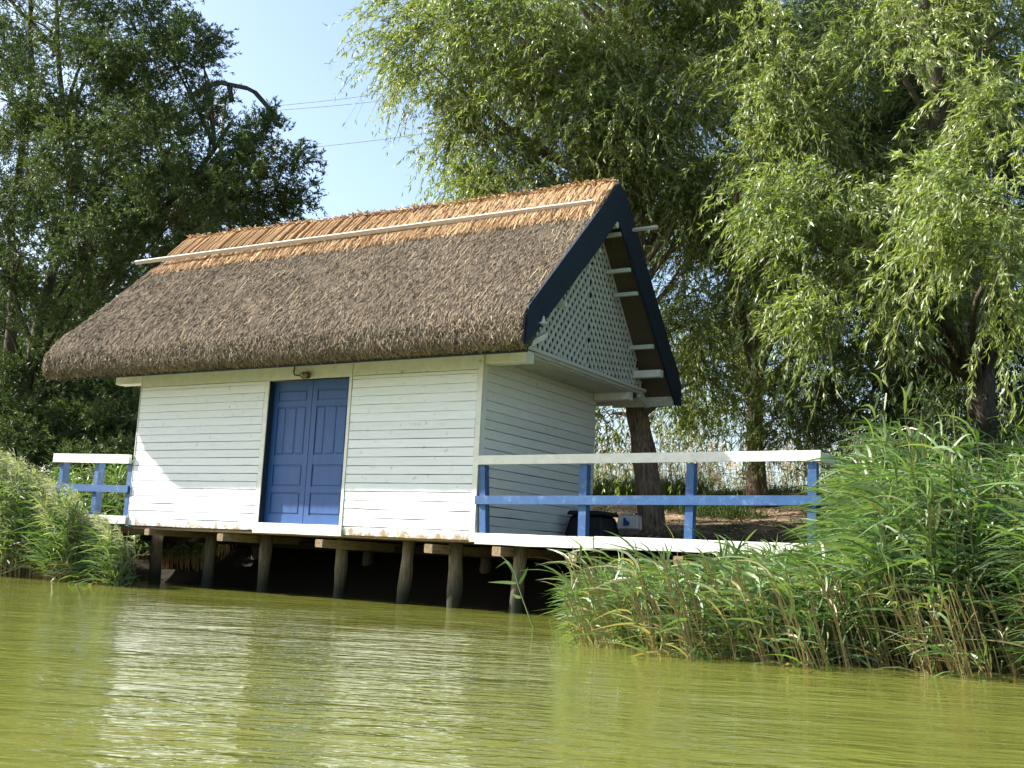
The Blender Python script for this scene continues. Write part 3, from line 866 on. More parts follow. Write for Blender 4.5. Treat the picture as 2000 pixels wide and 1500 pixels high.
# power pole far behind the left trees
pp = thing('power_pole', (-25.6, 18, 1.2), 'dark steel crossarm of a power pole rising out of the left tree', 'power pole')
a = Acc(); tube(a, [(-24.6, 18, 1.0), (-24.5, 18, 18.3)], [.13, .08], 10); obj('pole', a, M_conc, pp, True)
a = Acc()
for (p, q) in (((-26.6, 18, 18.55), (-25.0, 18, 18.86)), ((-25.0, 18, 18.86), (-23.35, 18, 18.30)), ((-23.35, 18, 18.30), (-22.85, 18, 18.02)), ((-22.9, 18, 18.05), (-21.5, 18, 16.70))):
    beam(a, p, q, .12, .15)
beam(a, (-24.35, 18, 18.6), (-24.1, 18, 17.9), .12, .16)
obj('crossarm', a, M_steel, pp)
for (x, z) in ((-24.9, 18.2), (-21.55, 15.9)):
    a = Acc()
    for k in range(5): tube(a, [(x, 18, z - k * .16), (x, 18, z - .05 - k * .16)], [.05, .12], 8)
    tube(a, [(x, 18, z + .5), (x, 18, z - .8)], .02, 5)
    obj('insulator', a, M_ceram, pp)
for i, (p, q) in enumerate((((-21.9, 18, 17.30), (-9, 18, 16.75)), ((-21.9, 18, 17.12), (-9, 18, 16.35)), ((-21.55, 18, 15.45), (-6, 18, 15.0)))):
    a = Acc(); pts = []
    for u in np.linspace(0, 1, 14):
        p_ = np.array(p) * (1 - u) + np.array(q) * u; p_[2] -= .25 * math.sin(math.pi * u); pts.append(p_)
    far = np.array(q) + (np.array(q) - np.array(p)) * 1.5; pts.append(far)
    tube(a, pts, .012, 4)
    o = obj('power_line', a, M_cable)
    tags(o, ['upper wire crossing the sky from the pole tip to the right willow', 'second wire just under the topmost one in the sky', 'lowest single wire crossing the sky gap'][i], 'wire', 'power lines')

# crown clumps (x, y, z, radius) and trunk lines in metres
W1 = [(-3.2, 3.0, 9.63, 0.75), (-3.7, 3.0, 9.18, 0.45), (-2.3, 3.2, 9.71, 1.0), (-2.33, 3.2, 8.62, 0.95), (-3.21, 3.0, 8.44, 0.42), (-2.78, 3.2, 7.71, 0.55), (-1.92, 3.6, 7.63, 0.85), (-2.43, 3.6, 7.08, 0.5), (-3.01, 3.8, 6.84, 0.28), (-1.72, 4.2, 6.82, 0.55), (-1.32, 3.6, 9.31, 1.1), (-0.87, 3.6, 7.98, 1.0), (-0.95, 4.0, 7.09, 0.8), (-0.48, 4.2, 9.41, 1.2), (-0.06, 4.2, 8.07, 1.1), (-0.03, 4.2, 6.93, 0.8), (0.29, 5.2, 9.42, 1.1), (0.33, 5.2, 7.94, 1.0), (0.27, 5.2, 6.6, 0.9), (0.48, 5.0, 5.47, 0.75), (0.6, 5.2, 4.49, 0.65), (0.05, 4.6, 7.32, 0.6), (-0.52, 4.6, 3.01, 0.33), (0.72, 5.4, 3.67, 0.5), (1.08, 5.0, 6.18, 0.8), (-0.62, 4.0, 10.63, 1.3), (-2.2, 3.6, 10.92, 1.1), (0.68, 4.4, 10.32, 1.3), (0.02, 5.6, 3.3, 0.22), (1.33, 5.2, 6.99, 0.8), (-1.64, 5.0, 10.81, 1.2), (-2.75, 5.0, 9.66, 1.0)]
W2 = [(1.06, 5.8, 10.09, 1.1), (2.42, 3.4, 7.86, 0.7), (3.07, 3.0, 7.18, 0.6), (2.35, 3.2, 6.93, 0.65), (2.8, 3.2, 6.33, 0.5), (1.83, 3.6, 6.7, 0.6), (1.46, 5.6, 6.4, 0.9), (1.9, 5.6, 5.57, 0.8), (0.9, 6.0, 5.33, 0.8), (2.2, 6.0, 4.88, 0.7), (0.23, 7.6, 4.44, 0.5), (1.89, 6.8, 3.85, 0.5), (2.29, 6.6, 3.29, 0.42), (0.81, 6.6, 3.42, 0.35), (1.21, 7.8, 5.08, 0.6), (1.81, 6.0, 10.01, 0.9), (2.28, 6.5, 9.77, 0.6), (1.62, 6.0, 11.0, 1.2), (0.71, 5.8, 9.03, 1.0), (2.51, 6.4, 4.27, 0.5), (1.79, 6.6, 3.05, 0.3)]
W3 = [(4.32, 2.6, 7.28, 0.5), (4.6, 4.2, 7.61, 0.8), (5.08, 4.0, 6.7, 0.75), (4.36, 3.6, 6.16, 0.4), (4.88, 3.2, 5.6, 0.6), (3.78, 2.4, 5.29, 0.4), (3.51, 2.0, 4.74, 0.6), (4.12, 1.8, 4.55, 0.65), (3.58, 2.0, 4.08, 0.5), (4.47, 2.4, 4.68, 0.6), (5.09, 2.6, 4.54, 0.6), (5.88, 0.6, 4.47, 0.6), (4.23, 1.6, 3.99, 0.55), (3.88, 1.8, 3.69, 0.35), (4.65, 2.4, 4.02, 0.4), (5.94, 0.2, 3.71, 0.5), (5.49, 4.0, 8.02, 0.8), (5.98, 1.0, 5.49, 0.5), (4.02, 4.0, 8.81, 0.7), (4.78, 4.4, 8.82, 0.8), (3.13, 2.6, 5.29, 0.4), (5.33, 4.4, 9.39, 1.0)]
W4 = [(4.54, 5.0, 3.01, 0.7), (5.24, 4.8, 3.38, 0.8), (5.13, 4.5, 2.51, 0.7), (4.48, 5.0, 3.81, 0.7), (5.54, 4.5, 4.01, 0.7), (5.68, 4.0, 2.18, 0.7), (4.89, 5.0, 4.3, 0.8), (2.11, 8.5, 10.3, 0.8), (2.97, 8.0, 8.74, 1.0), (2.58, 8.5, 11.02, 0.9), (3.68, 7.5, 8.89, 1.0), (1.78, 9.0, 9.43, 0.6), (4.65, 7.0, 8.51, 1.1), (5.34, 6.5, 9.2, 1.0), (0.02, 9.0, 10.83, 1.5), (1.2, 9.0, 7.35, 1.2), (2.79, 8.0, 6.96, 1.3), (3.66, 8.0, 7.96, 1.5), (4.49, 8.0, 7.83, 1.6), (3.73, 7.5, 5.45, 1.4), (4.98, 7.0, 5.22, 1.5), (3.56, 7.5, 4.07, 0.9), (4.58, 7.0, 3.61, 1.2), (5.27, 6.0, 2.68, 1.1), (4.49, 6.5, 2.59, 0.7), (2.84, 9.0, 10.47, 1.2), (4.2, 9.0, 10.19, 1.5), (1.22, 9.0, 5.23, 1.0), (-1.08, 9.0, 6.23, 1.0), (-1.41, 9.0, 10.21, 1.5), (-2.59, 8.0, 10.47, 1.4), (1.85, 9.5, 8.77, 0.9), (-0.7, 9.0, 8.65, 1.2), (2.78, 8.0, 5.1, 0.9), (1.99, 9.0, 6.16, 0.9), (5.18, 5.5, 1.98, 0.8), (4.55, 7.5, 6.5, 1.3), (3.12, 8.0, 3.56, 0.45)]
L1 = [(-16.24, 4.0, 13.01, 1.5), (-13.48, 4.0, 12.14, 1.3), (-15.71, 3.4, 10.57, 1.4), (-13.54, 3.6, 10.26, 1.4), (-11.72, 3.8, 11.07, 0.9), (-14.28, 3.2, 8.43, 1.4), (-12.12, 3.4, 8.31, 1.4), (-18.21, 4.0, 12.62, 1.4), (-14.61, 3.4, 6.76, 1.3), (-12.44, 3.6, 6.7, 1.2), (-16.74, 3.4, 7.97, 1.3), (-12.26, 4.0, 9.83, 1.0), (-15.66, 4.4, 14.41, 1.5), (-13.29, 4.2, 12.69, 0.9), (-15.75, 4.0, 5.33, 1.1), (-13.77, 4.4, 5.52, 0.9), (-18.43, 4.0, 14.76, 1.4)]
L2 = [(-11.24, 4.2, 10.2, 0.9), (-10.7, 4.4, 11.0, 0.5), (-10.2, 4.4, 9.6, 0.5), (-10.82, 4.0, 8.78, 1.1), (-9.49, 4.2, 8.53, 0.65), (-9.02, 4.4, 8.81, 0.32), (-8.53, 4.4, 8.57, 0.55), (-9.24, 4.2, 7.72, 1.0), (-8.22, 4.6, 7.82, 0.55), (-10.55, 4.2, 7.45, 1.2), (-8.05, 4.8, 8.41, 0.3), (-8.93, 4.8, 7.43, 0.5), (-8.01, 5.0, 7.71, 0.22), (-11.98, 4.2, 7.51, 1.1), (-8.68, 4.8, 9.07, 0.3), (-10.75, 4.6, 11.58, 0.3), (-8.46, 5.0, 7.32, 0.3), (-12.47, 4.6, 12.2, 0.6), (-11.51, 4.6, 11.25, 0.6)]
L3 = [(-19.49, 7.0, 4.51, 1.5), (-17.96, 7.5, 5.36, 1.5), (-16.71, 8.0, 6.5, 1.4), (-20.82, 8.0, 7.7, 1.6), (-16.5, 7.5, 3.94, 1.1), (-15.75, 8.0, 8.1, 1.4), (-17.32, 7.0, 3.1, 0.9), (-18.45, 6.5, 2.79, 1.0), (-21.74, 7.0, 5.47, 1.5), (-15.96, 8.0, 2.93, 0.8), (-19.52, 8.5, 9.53, 1.6), (-16.12, 9.0, 9.86, 1.3), (-17.85, 9.0, 4.77, 1.2), (-21.58, 8.5, 12.01, 1.6), (-17.64, 8.5, 11.4, 1.5), (-14.68, 9.0, 9.39, 1.0), (-16.62, 7.5, 2.22, 0.6), (-23.49, 10.0, 7.09, 1.6), (-20.56, 10.5, 6.05, 1.5), (-22.24, 7.0, 3.3, 1.4), (-16.73, 9.0, 4.16, 1.1)]
L4 = [(-16.58, 4.5, 2.91, 1.0), (-14.55, 4.2, 2.39, 0.8), (-13.76, 4.5, 2.64, 0.8), (-13.22, 5.0, 2.81, 0.8), (-13.02, 5.5, 3.09, 0.7), (-15.31, 5.0, 3.55, 1.0), (-14.5, 3.6, 1.88, 0.7), (-12.32, 4.0, 1.92, 0.5), (-11.83, 4.5, 2.08, 0.5), (-18.72, 5.0, 3.65, 1.2), (-14.99, 6.0, 3.81, 0.9), (-14.62, 7.0, 4.33, 0.9), (-18.02, 6.0, 4.3, 1.2)]
TR1 = [(0.61, 4.0, 0.83), (0.52, 4.0, 1.43), (0.38, 4.0, 2.2), (0.18, 4.1, 3.0), (0.02, 4.3, 4.26), (-0.09, 4.5, 6.0), (-0.09, 4.5, 7.04), (-0.26, 4.6, 8.26), (-0.45, 4.6, 9.77), (-0.61, 4.6, 11.61)]
TR2 = [(1.17, 7.0, 1.63), (1.12, 7.0, 2.24), (1.06, 7.0, 2.94), (1.1, 6.9, 3.73), (1.18, 6.8, 4.24), (1.32, 6.6, 5.44), (1.54, 6.4, 6.81), (1.76, 6.2, 8.53), (1.39, 6.2, 9.92), (1.13, 6.2, 11.52)]
TR3 = [(5.18, 4.0, 1.2), (5.17, 4.0, 2.18), (5.12, 4.0, 2.98), (5.04, 4.0, 3.94), (4.96, 3.8, 5.01), (4.82, 3.6, 6.24), (4.67, 3.4, 7.63), (4.56, 3.4, 9.14)]
TR4 = [(3.07, 9.0, 1.79), (3.04, 9.0, 3.43), (2.91, 9.0, 5.02), (3.1, 9.0, 6.92), (3.38, 9.0, 8.85), (3.59, 9.0, 11.33)]
TL1 = [(-15.69, 4.5, 2.31), (-15.69, 4.6, 3.51), (-15.67, 4.8, 5.49), (-15.32, 4.8, 7.2), (-14.73, 4.6, 8.58), (-15.24, 4.4, 10.88), (-15.92, 4.4, 13.66)]
TL1b = [(-17.12, 4.5, 1.71), (-16.31, 4.6, 3.77), (-16.45, 4.6, 6.0), (-16.67, 4.4, 8.13), (-16.14, 4.2, 10.96), (-16.65, 4.2, 13.73)]
TL2 = [(-15.7, 5.0, 2.6), (-15.62, 5.0, 3.68), (-14.89, 5.0, 5.36), (-13.49, 5.0, 6.71), (-12.05, 4.8, 7.69), (-10.37, 4.6, 8.69), (-9.71, 4.6, 9.5)]
TL4 = [(-15.16, 4.8, 1.17), (-15.28, 4.8, 2.34), (-15.27, 4.8, 3.29)]
TL3 = [(-17.8, 8.0, 1.85), (-17.96, 8.0, 4.05), (-18.23, 8.0, 6.9), (-19.17, 8.5, 10.1), (-19.1, 8.5, 12.41)]
LONE = [[(1.955, -1.888, -0.014), (1.854, -1.888, 0.186), (1.763, -1.888, 0.375), (1.721, -1.888, 0.496), (1.651, -1.888, 0.591), (1.547, -1.888, 0.662)], [(1.725, -1.888, 0.422), (1.689, -1.888, 0.544), (1.621, -1.888, 0.61), (1.592, -1.888, 0.599), (1.496, -1.888, 0.535)], [(1.738, -1.888, 0.403), (1.604, -1.888, 0.406), (1.415, -1.888, 0.396)], [(1.773, -1.888, 0.4), (1.82, -1.888, 0.476), (1.862, -1.888, 0.561)], [(1.797, -1.888, 0.27), (1.739, -1.888, 0.276), (1.685, -1.888, 0.307)]]

# ------------------------------------------------------------------ foliage
def leaves(a, P, D, L, W, tint, mat=0, fold=.12):
    n = len(P)
    S = nrm(np.cross(D, rng.normal(size=(n, 3))))
    Nn = np.cross(D, S)
    mid = P + D * (L * .42)[:, None] + Nn * (L * fold)[:, None]
    V = np.stack([P, mid + S * (W * .5)[:, None], P + D * L[:, None], mid - S * (W * .5)[:, None]], 1).reshape(-1, 3)
    a.add(V, np.arange(4 * n).reshape(n, 4), tint, mat)


def crown(blobs, ksub, nstr, nleaf, Ls, leafL, leafW, droop, wind=(0, 0, 0), upb=.25, spread=.5, csize=.14, tshift=0.0, squash=1.0, holes=-9):
    """strands of leaves hung from clumps spread through each blob of the crown"""
    A = Acc(); subs = []
    for (cx, cy, cz, r) in blobs:
        c = np.array([cx, cy, cz])
        ns = int(ksub * r * r) + 4
        d = nrm(rng.normal(size=(ns, 3)))
        rad = r * rng.uniform(.25, 1.0, ns) ** .6
        sub = c + d * rad[:, None] * np.array([1, 1, squash]) + np.array([0, 0, .12 * r])
        bt = rng.normal() * .06
        hole = np.sin(sub[:, 0] * 2.3 + 1.7 * np.sin(sub[:, 2] * 1.9)) + np.sin(sub[:, 1] * 2.6 + sub[:, 2] * 1.3) * .8 + np.sin(sub[:, 2] * 3.1 + sub[:, 0] * 1.1) * .8
        keep = hole > holes
        if keep.sum() < 3: keep[:3] = True
        sub = sub[keep]; d = d[keep]; ns = len(sub)
        for i in range(ns):
            k = int(nstr * rng.uniform(.6, 1.35))
            o = nrm(d[i] * np.array([1, 1, .5]) + np.array([0, 0, upb]) + rng.normal(size=3) * .25)
            B = sub[i] + rng.normal(size=(k, 3)) * csize
            Dd = nrm(o + rng.normal(size=(k, 3)) * spread)
            L = rng.uniform(Ls[0], Ls[1], k) * (.6 + .5 * min(1, r))
            G = np.array([0, 0, -droop]) * rng.uniform(.6, 1.3, (k, 1)) + np.array(wind) + rng.normal(size=(k, 3)) * .06
            subs.append((c, sub[i], B, Dd, L, G, bt + rng.normal() * .10))
    B = np.concatenate([s[2] for s in subs]); Dd = np.concatenate([s[3] for s in subs]); L = np.concatenate([s[4] for s in subs]); G = np.concatenate([s[5] for s in subs])
    bt = np.concatenate([np.full(len(s[2]), s[6]) for s in subs])
    n = len(B); st = rng.uniform(.08, 1.0, (n, nleaf)); st.sort(axis=1)
    Pp = B[:, None] + Dd[:, None] * (L[:, None] * st)[..., None] + G[:, None] * (L[:, None] * st * st)[..., None]
    T = nrm(Dd[:, None] + 2 * G[:, None] * st[..., None])
    dirs = nrm(T * .9 + rng.normal(size=T.shape) * .48 + np.array([0, 0, -.35 * min(droop, 1)]))
    m = n * nleaf
    tint = np.clip(.5 + tshift + np.repeat(bt, nleaf) + rng.normal(size=m) * .16, 0, 1)
    leaves(A, Pp.reshape(-1, 3), dirs.reshape(-1, 3), rng.uniform(*leafL, m), rng.uniform(*leafW, m), tint)
    # the twigs the leaves sit on
    Tw = Acc()
    sel = rng.random(n) < .5
    ribbons(Tw, B[sel], Dd[sel], L[sel], np.full(sel.sum(), .006), G[sel], 4, shape='flat')
    cs = np.array([s[0] for s in subs]); ss = np.array([s[1] for s in subs])
    dv = ss - cs; ln = np.linalg.norm(dv, axis=1)
    mid = np.zeros_like(dv); mid[:, 2] = .15 * ln
    for _ in range(2):
        ribbons(Tw, cs, nrm(dv - mid), ln, np.full(len(ln), .022), mid / ln[:, None] * 1.0, 4, shape='taper')
    return A, Tw


def limbs(a, trunk, blobs, r0, r1):
    trunk = np.array(trunk); zt = trunk[:, 2]
    for (cx, cy, cz, r) in blobs:
        c = np.array([cx, cy, cz])
        zb = max(zt.min() + 2.0, min(zt.max() - .5, cz - .9 * np.hypot(*(c[:2] - np.array([np.interp(cz, zt, trunk[:, 0]), np.interp(cz, zt, trunk[:, 1])]))) - .3))
        b = np.array([np.interp(zb, zt, trunk[:, 0]), np.interp(zb, zt, trunk[:, 1]), zb])
        d = c - b
        if np.linalg.norm(d) < .5: continue
        u = np.linspace(0, 1, 8)[:, None]
        wob = rng.normal(size=3) * .10 * np.linalg.norm(d)
        P = b + d * u + np.array([0, 0, .18]) * np.linalg.norm(d) * (u * (1 - u)) * 2 + wob * np.sin(u * math.pi) * .8
        tube(a, P, np.linspace(r0, r1, 8) * (.5 + .5 * min(1.1, r)), 6, caps=False)


def tree(label, cat, group, trunks, rad, blobs, m, **kw):
    base = trunks[0][0]
    t = thing('willow_tree' if 'willow' in cat else 'bush' if cat == 'bush' else 'leafy_tree', (base[0], base[1], float(ground_z(base[0], base[1]))), label, cat, group)
    for tr, (ra, rb) in zip(trunks, rad):
        a = Acc()
        P = np.array(tr)
        n = 26
        s = np.linspace(0, len(P) - 1, n)
        Q = np.stack([np.interp(s, np.arange(len(P)), P[:, j]) for j in range(3)], 1)
        Q[1:-1] = (Q[:-2] + 2 * Q[1:-1] + Q[2:]) / 4
        Q[1:-1, :2] += rng.normal(size=(n - 2, 2)) * .012
        rr = np.linspace(ra, rb, n); rr[0] *= 1.35; rr[1] *= 1.12
        tube(a, Q, rr * rng.uniform(.94, 1.06, n), 14, jit=.16)
        obj('trunk', a, m[1], t, True)
    a = Acc(); limbs(a, trunks[0], blobs, min(.09, rad[0][1] * 1.2), .015)
    obj('limbs', a, m[1], t, True, kind='stuff')
    A, Tw = crown(blobs, **kw)
    obj('twigs', Tw, M_twig, t, kind='stuff')
    obj('crown', A, m[0], t, kind='stuff')
    return t


WK = dict(holes=-.75, ksub=12, nstr=22, nleaf=30, Ls=(.5, 1.25), leafL=(.085, .15), leafW=(.015, .026), droop=.78, wind=(.02, 0, 0), upb=.30, spread=.42, csize=.15)
tree('drooping willow behind the gable, its stout trunk left of the jerrycan side of the railing', 'willow tree', 'willows on the bank', [TR1], [(.215, .07)], W1, (M_leafA, M_bark), tshift=.08, **WK)
tree('drooping willow whose thinner trunk stands further right, behind the middle of the railing', 'willow tree', 'willows on the bank', [TR2], [(.17, .06)], W2, (M_leafA, M_bark), **WK)
tree('nearest willow at the right edge with big silvery fronds hanging over the reeds', 'willow tree', 'willows on the bank', [TR3], [(.22, .08)], W3, (M_leafA, M_barkd),
     **{**WK, 'leafL': (.095, .165), 'leafW': (.017, .029), 'droop': .85, 'tshift': -.02, 'ksub': 12, 'holes': -.3})
tree('shaded willow at the back right with blue sky showing through its gaps', 'willow tree', 'willows on the bank', [TR4], [(.2, .07)], W4, (M_leafB, M_barkd),
     **{**WK, 'ksub': 8, 'holes': -1.2, 'nleaf': 20, 'leafL': (.09, .16), 'leafW': (.02, .034), 'tshift': -.1})
LK = dict(holes=-1.7, ksub=13, nstr=22, nleaf=20, Ls=(.25, .65), leafL=(.075, .125), leafW=(.018, .030), droop=.15, wind=(.05, 0, 0), upb=.55, spread=.6, csize=.15)
tree('tall dense tree at the left edge with several leaning trunks', 'tree', 'trees left of the boathouse', [TL1, TL1b], [(.17, .05), (.16, .05)], L1, (M_leafB, M_barkd), **LK)
tree('rounded tree just left of the sky gap, its crown bulging over the thatched roof', 'tree', 'trees left of the boathouse', [TL2], [(.12, .04)], L2, (M_leafB, M_barkd), tshift=.06, **LK)
tree('dark shaded tree at the back left, seen under the eave beyond the left railing', 'tree', 'trees left of the boathouse', [TL3], [(.16, .06)], L3, (M_leafB, M_barkd), **{**LK, 'ksub': 10, 'nstr': 26, 'nleaf': 18, 'leafL': (.10, .17), 'leafW': (.028, .045), 'tshift': -.15})


tree('leafy dark bush standing low behind the left railing', 'bush', None, [TL4], [(.05, .02)], L4, (M_leafB, M_barkd), **{**LK, 'ksub': 16, 'nleaf': 18, 'tshift': -.1, 'leafL': (.09, .14), 'leafW': (.024, .036)})
LEFTW = np.array([-.86, -.51, 0])


def reedbed(XY, H, nl, leafL, leafW, wind, m_leaf, m_stalk, z0=None, droopy=.7, lean=.12, dry=.1, plume=0.0, plume_m=None, K=6, srad=.0045, scat=.05):
    n = len(XY)
    gz = ground_z(XY[:, 0], XY[:, 1]); gz = np.maximum(gz, -.35) if z0 is None else np.full(n, z0)
    base = np.stack([XY[:, 0], XY[:, 1], gz], -1)
    top = H - 0
    hh = np.maximum(top - gz, .2)
    ln = rng.normal(size=(n, 3)) * scat + wind * lean; ln[:, 2] = 1; D = nrm(ln)
    G = wind * lean * rng.uniform(.3, 1.2, (n, 1)) + np.array([0, 0, -.03])
    S = Acc()
    for k in range(2):
        ribbons(S, base, D, hh, np.full(n, srad * 2), G, 6, side=np.tile([[1, .3, 0], [.3, -1, 0]][k], (n, 1)).astype(float), tint=None, shape='flat')
        S.t[-1] = np.clip((np.array([.95, .75, .35, .2, .15])[None] + rng.normal(size=(n, 1)) * .2), 0, 1).ravel()   # straw foot, green top
    A = Acc()
    u = rng.uniform(.22, 1.0, (n, nl)) ** .8
    Pp = base[:, None] + D[:, None] * (hh[:, None] * u)[..., None] + G[:, None] * (hh[:, None] * u * u)[..., None]
    az = rng.uniform(0, 2 * math.pi, (n, nl))
    hd = np.stack([np.cos(az), np.sin(az), np.zeros_like(az)], -1) * .8 + wind * .5
    D2 = nrm(hd * .75 + np.array([0, 0, 1.0]) * rng.uniform(.2, 1.3, (n, nl, 1)))
    m = n * nl
    L2 = (rng.uniform(*leafL, (n, nl)) * np.clip(hh[:, None], .5, 1.1)).reshape(-1)
    G2 = (np.array([0, 0, -droopy]) * rng.uniform(.5, 1.3, (n, nl, 1)) + wind * .25 + rng.normal(size=(n, nl, 3)) * .08).reshape(-1, 3)
    t = np.clip(rng.normal(.48, .18, m), 0, .88)
    low = (u.reshape(-1) < .42) & (rng.random(m) < .35 + dry)
    t[low | (rng.random(m) < dry * .3)] = rng.uniform(.93, 1)
    ribbons(A, Pp.reshape(-1, 3), D2.reshape(-1, 3), L2, rng.uniform(*leafW, m), G2, K, tint=t)
    PL = None
    if plume:
        PL = Acc(); sel = rng.random(n) < plume; q = sel.sum()
        tp = base[sel] + D[sel] * hh[sel][:, None] + G[sel] * hh[sel][:, None]
        for k in range(22):
            f = rng.uniform(0, .22, q)
            dd = nrm(D[sel] + wind * .9 + rng.normal(size=(q, 3)) * .45)
            ribbons(PL, tp + (D[sel] + wind * .5) * f[:, None], dd, rng.uniform(.07, .20, q), rng.uniform(.008, .018, q), np.tile([0, 0, -.5], (q, 1)) + wind * .3, 3, tint=rng.random(q))
    return A, S, PL


def bed_object(name, label, cat, kind, A, S, PL, m_plume, m_leaf=None):
    allm = [m_leaf or M_reed, M_stalk] + ([m_plume] if PL else [])
    C = Acc()
    for i, s in enumerate([A, S] + ([PL] if PL else [])):
        C.v += s.v; C.t += s.t
        C.f += [np.where(f < 0, f, f) + C.n for f in s.f]
        C.m += [np.full(len(f), i) for f in s.f]
        C.n += s.n
    return tags(obj(name, C, allm, kind=kind), label, cat)


# big reed bed on the right
def sample(n, xr, yr, ok):
    out = []
    c = 0
    while c < n:
        x = rng.uniform(*xr, 4000); y = rng.uniform(*yr, 4000)
        k = ok(x, y); out.append(np.stack([x[k], y[k]], -1)); c += k.sum()
    return np.concatenate(out)[:n]


front = lambda x: np.interp(x, [1.2, 1.7, 2.5, 3.4, 4.0, 4.8, 5.6, 6.2, 7.0, 9.5], [-.25, -1.1, -2.2, -3.0, -3.25, -3.3, -2.7, -2.5, -2.9, -3.2])
hx = lambda x: np.interp(x, [.8, 1.5, 2.6, 3.6, 4.3, 4.55, 4.85, 5.15, 5.5, 5.9, 9.5], [.42, .50, .58, .70, .92, 1.45, 1.85, 1.86, 1.72, 1.45, 1.5])
okR = lambda x, y: (y > front(x) + .16 * np.sin(x * 6.3) + .12 * np.sin(x * 17 + 1) + .35 * rng.random(len(x)) ** 3) & ((y < -.12) | (x > 4.45)) & (y < front(x) + 4.2) & (x > 1.62 - .54 * y + .12 * np.sin(y * 7))
XY = sample(4400, (1.3, 8.6), (-3.6, 1.8), okR)
Hh = hx(XY[:, 0] + .38 * XY[:, 1]) * (.76 + .24 * sm(XY[:, 1], -3, 0)) * rng.choice([1, 1, 1, 1, 1, 1.18], len(XY)) * rng.uniform(.66, 1.06, len(XY)) * (1 + .12 * np.sin(XY[:, 0] * 5.1 + 2 * np.sin(XY[:, 1] * 3)) * np.sin(XY[:, 1] * 4))
bed_object('reed_bed', 'tall green reeds with straw coloured feet growing in front of the right railing', 'reeds', 'stuff',
           *reedbed(XY, Hh, 12, (.24, .54), (.014, .029), LEFTW, M_reed, M_stalk, droopy=.58, lean=.045, dry=.10), None)
# stray outer stalks and dry bent ones at the waterline
XY = sample(560, (1.4, 8.0), (-3.9, -.3), lambda x, y: (y > front(x) - .55 + .3 * np.sin(x * 7)) & (y < front(x) + .4) & (x > 1.5 - .54 * y))
A, S, PL = reedbed(XY, rng.uniform(.15, .75, 560), 4, (.2, .5), (.010, .02), LEFTW, M_reed, M_stalk, droopy=.5, lean=.16, dry=.8)
S.t = [np.clip(t * .4 + .6, 0, 1) for t in S.t]
bed_object('dry_reeds', 'straw coloured broken reed stalks leaning at the waterline of the right bed', 'reeds', 'stuff', A, S, None, None)
# left reed bed with silver plumes
XY = sample(2100, (-12.5, -5.3), (-1.0, 1.3), lambda x, y: (y > -.75 + .1 * np.sin(x * 5)) & (y < np.where(x > -8.0, -.1, 1.3)) & (x + 1.35 * y < -6.0))
Hh = np.interp(XY[:, 0] + 1.35 * XY[:, 1], [-12, -9.6, -8.6, -7.9, -7.4, -7.0, -6.5, -6.1], [1.85, 1.72, 1.55, 1.24, 1.06, .88, .70, .5]) * rng.uniform(.55, 1.14, len(XY))
A, S, PL = reedbed(XY, Hh, 9, (.26, .52), (.014, .026), LEFTW * .6, M_reed, M_stalk, droopy=.5, lean=.05, dry=.1, plume=.45)
bed_object('reed_bed', 'reeds with silvery drooping plumes at the water\'s edge before the left railing', 'reeds', 'stuff', A, S, PL, M_plumeL)
XY = sample(420, (-12, -6.6), (1.7, 3.2), lambda x, y: x < 90)
A, S, PL = reedbed(XY, ground_z(XY[:, 0], XY[:, 1]) + rng.uniform(.7, 1.15, 420), 8, (.26, .5), (.014, .026), LEFTW * .5, M_reed, M_stalk, dry=.05)
XY = sample(900, (-10, -6.25), (1.65, 2.6), lambda x, y: x < 90)
A2, S2, _ = reedbed(XY, ground_z(XY[:, 0], XY[:, 1]) + rng.uniform(.5, .9, 900), 8, (.22, .45), (.018, .034), LEFTW * .5, M_reed, M_stalk, dry=.05)
for U, W_ in ((A, A2), (S, S2)):
    U.v += W_.v; U.t += W_.t; U.m += W_.m; U.f += [k + U.n for k in W_.f]; U.n += W_.n
bed_object('bank_reeds', 'green reeds on the bank seen through the left railing', 'reeds', 'stuff', A, S, None, None)
# far reeds against the sky
XY = sample(1500, (-9, 8), (9.6, 14), lambda x, y: x < 90)
A, S, PL = reedbed(XY, ground_z(XY[:, 0], XY[:, 1]) + rng.uniform(.5, 2.0, 1500) * (.8 + .3 * np.sin(XY[:, 0] * 1.9)), 6, (.2, .42), (.010, .02), LEFTW * .3, M_reed, M_stalk, dry=.75, plume=.85, K=4, srad=.003, scat=.13)
bed_object('far_reeds', 'dry reeds with pinkish plumes on the crest behind the railing, against the bright sky', 'reeds', 'stuff', A, S, PL, M_plume)
# reeds between deck and the right willows
XY = sample(700, (3.2, 9), (1.9, 5.0), lambda x, y: (x > 4.4) | (y > 3.4))
A, S, PL = reedbed(XY, ground_z(XY[:, 0], XY[:, 1]) + rng.uniform(.5, 1.2, 700), 8, (.28, .55), (.014, .026), LEFTW * .7, M_reed, M_stalk, dry=.15)
bed_object('bank_reeds', 'leafy reeds under the willows behind the right corner of the railing', 'reeds', 'stuff', A, S, None, None)

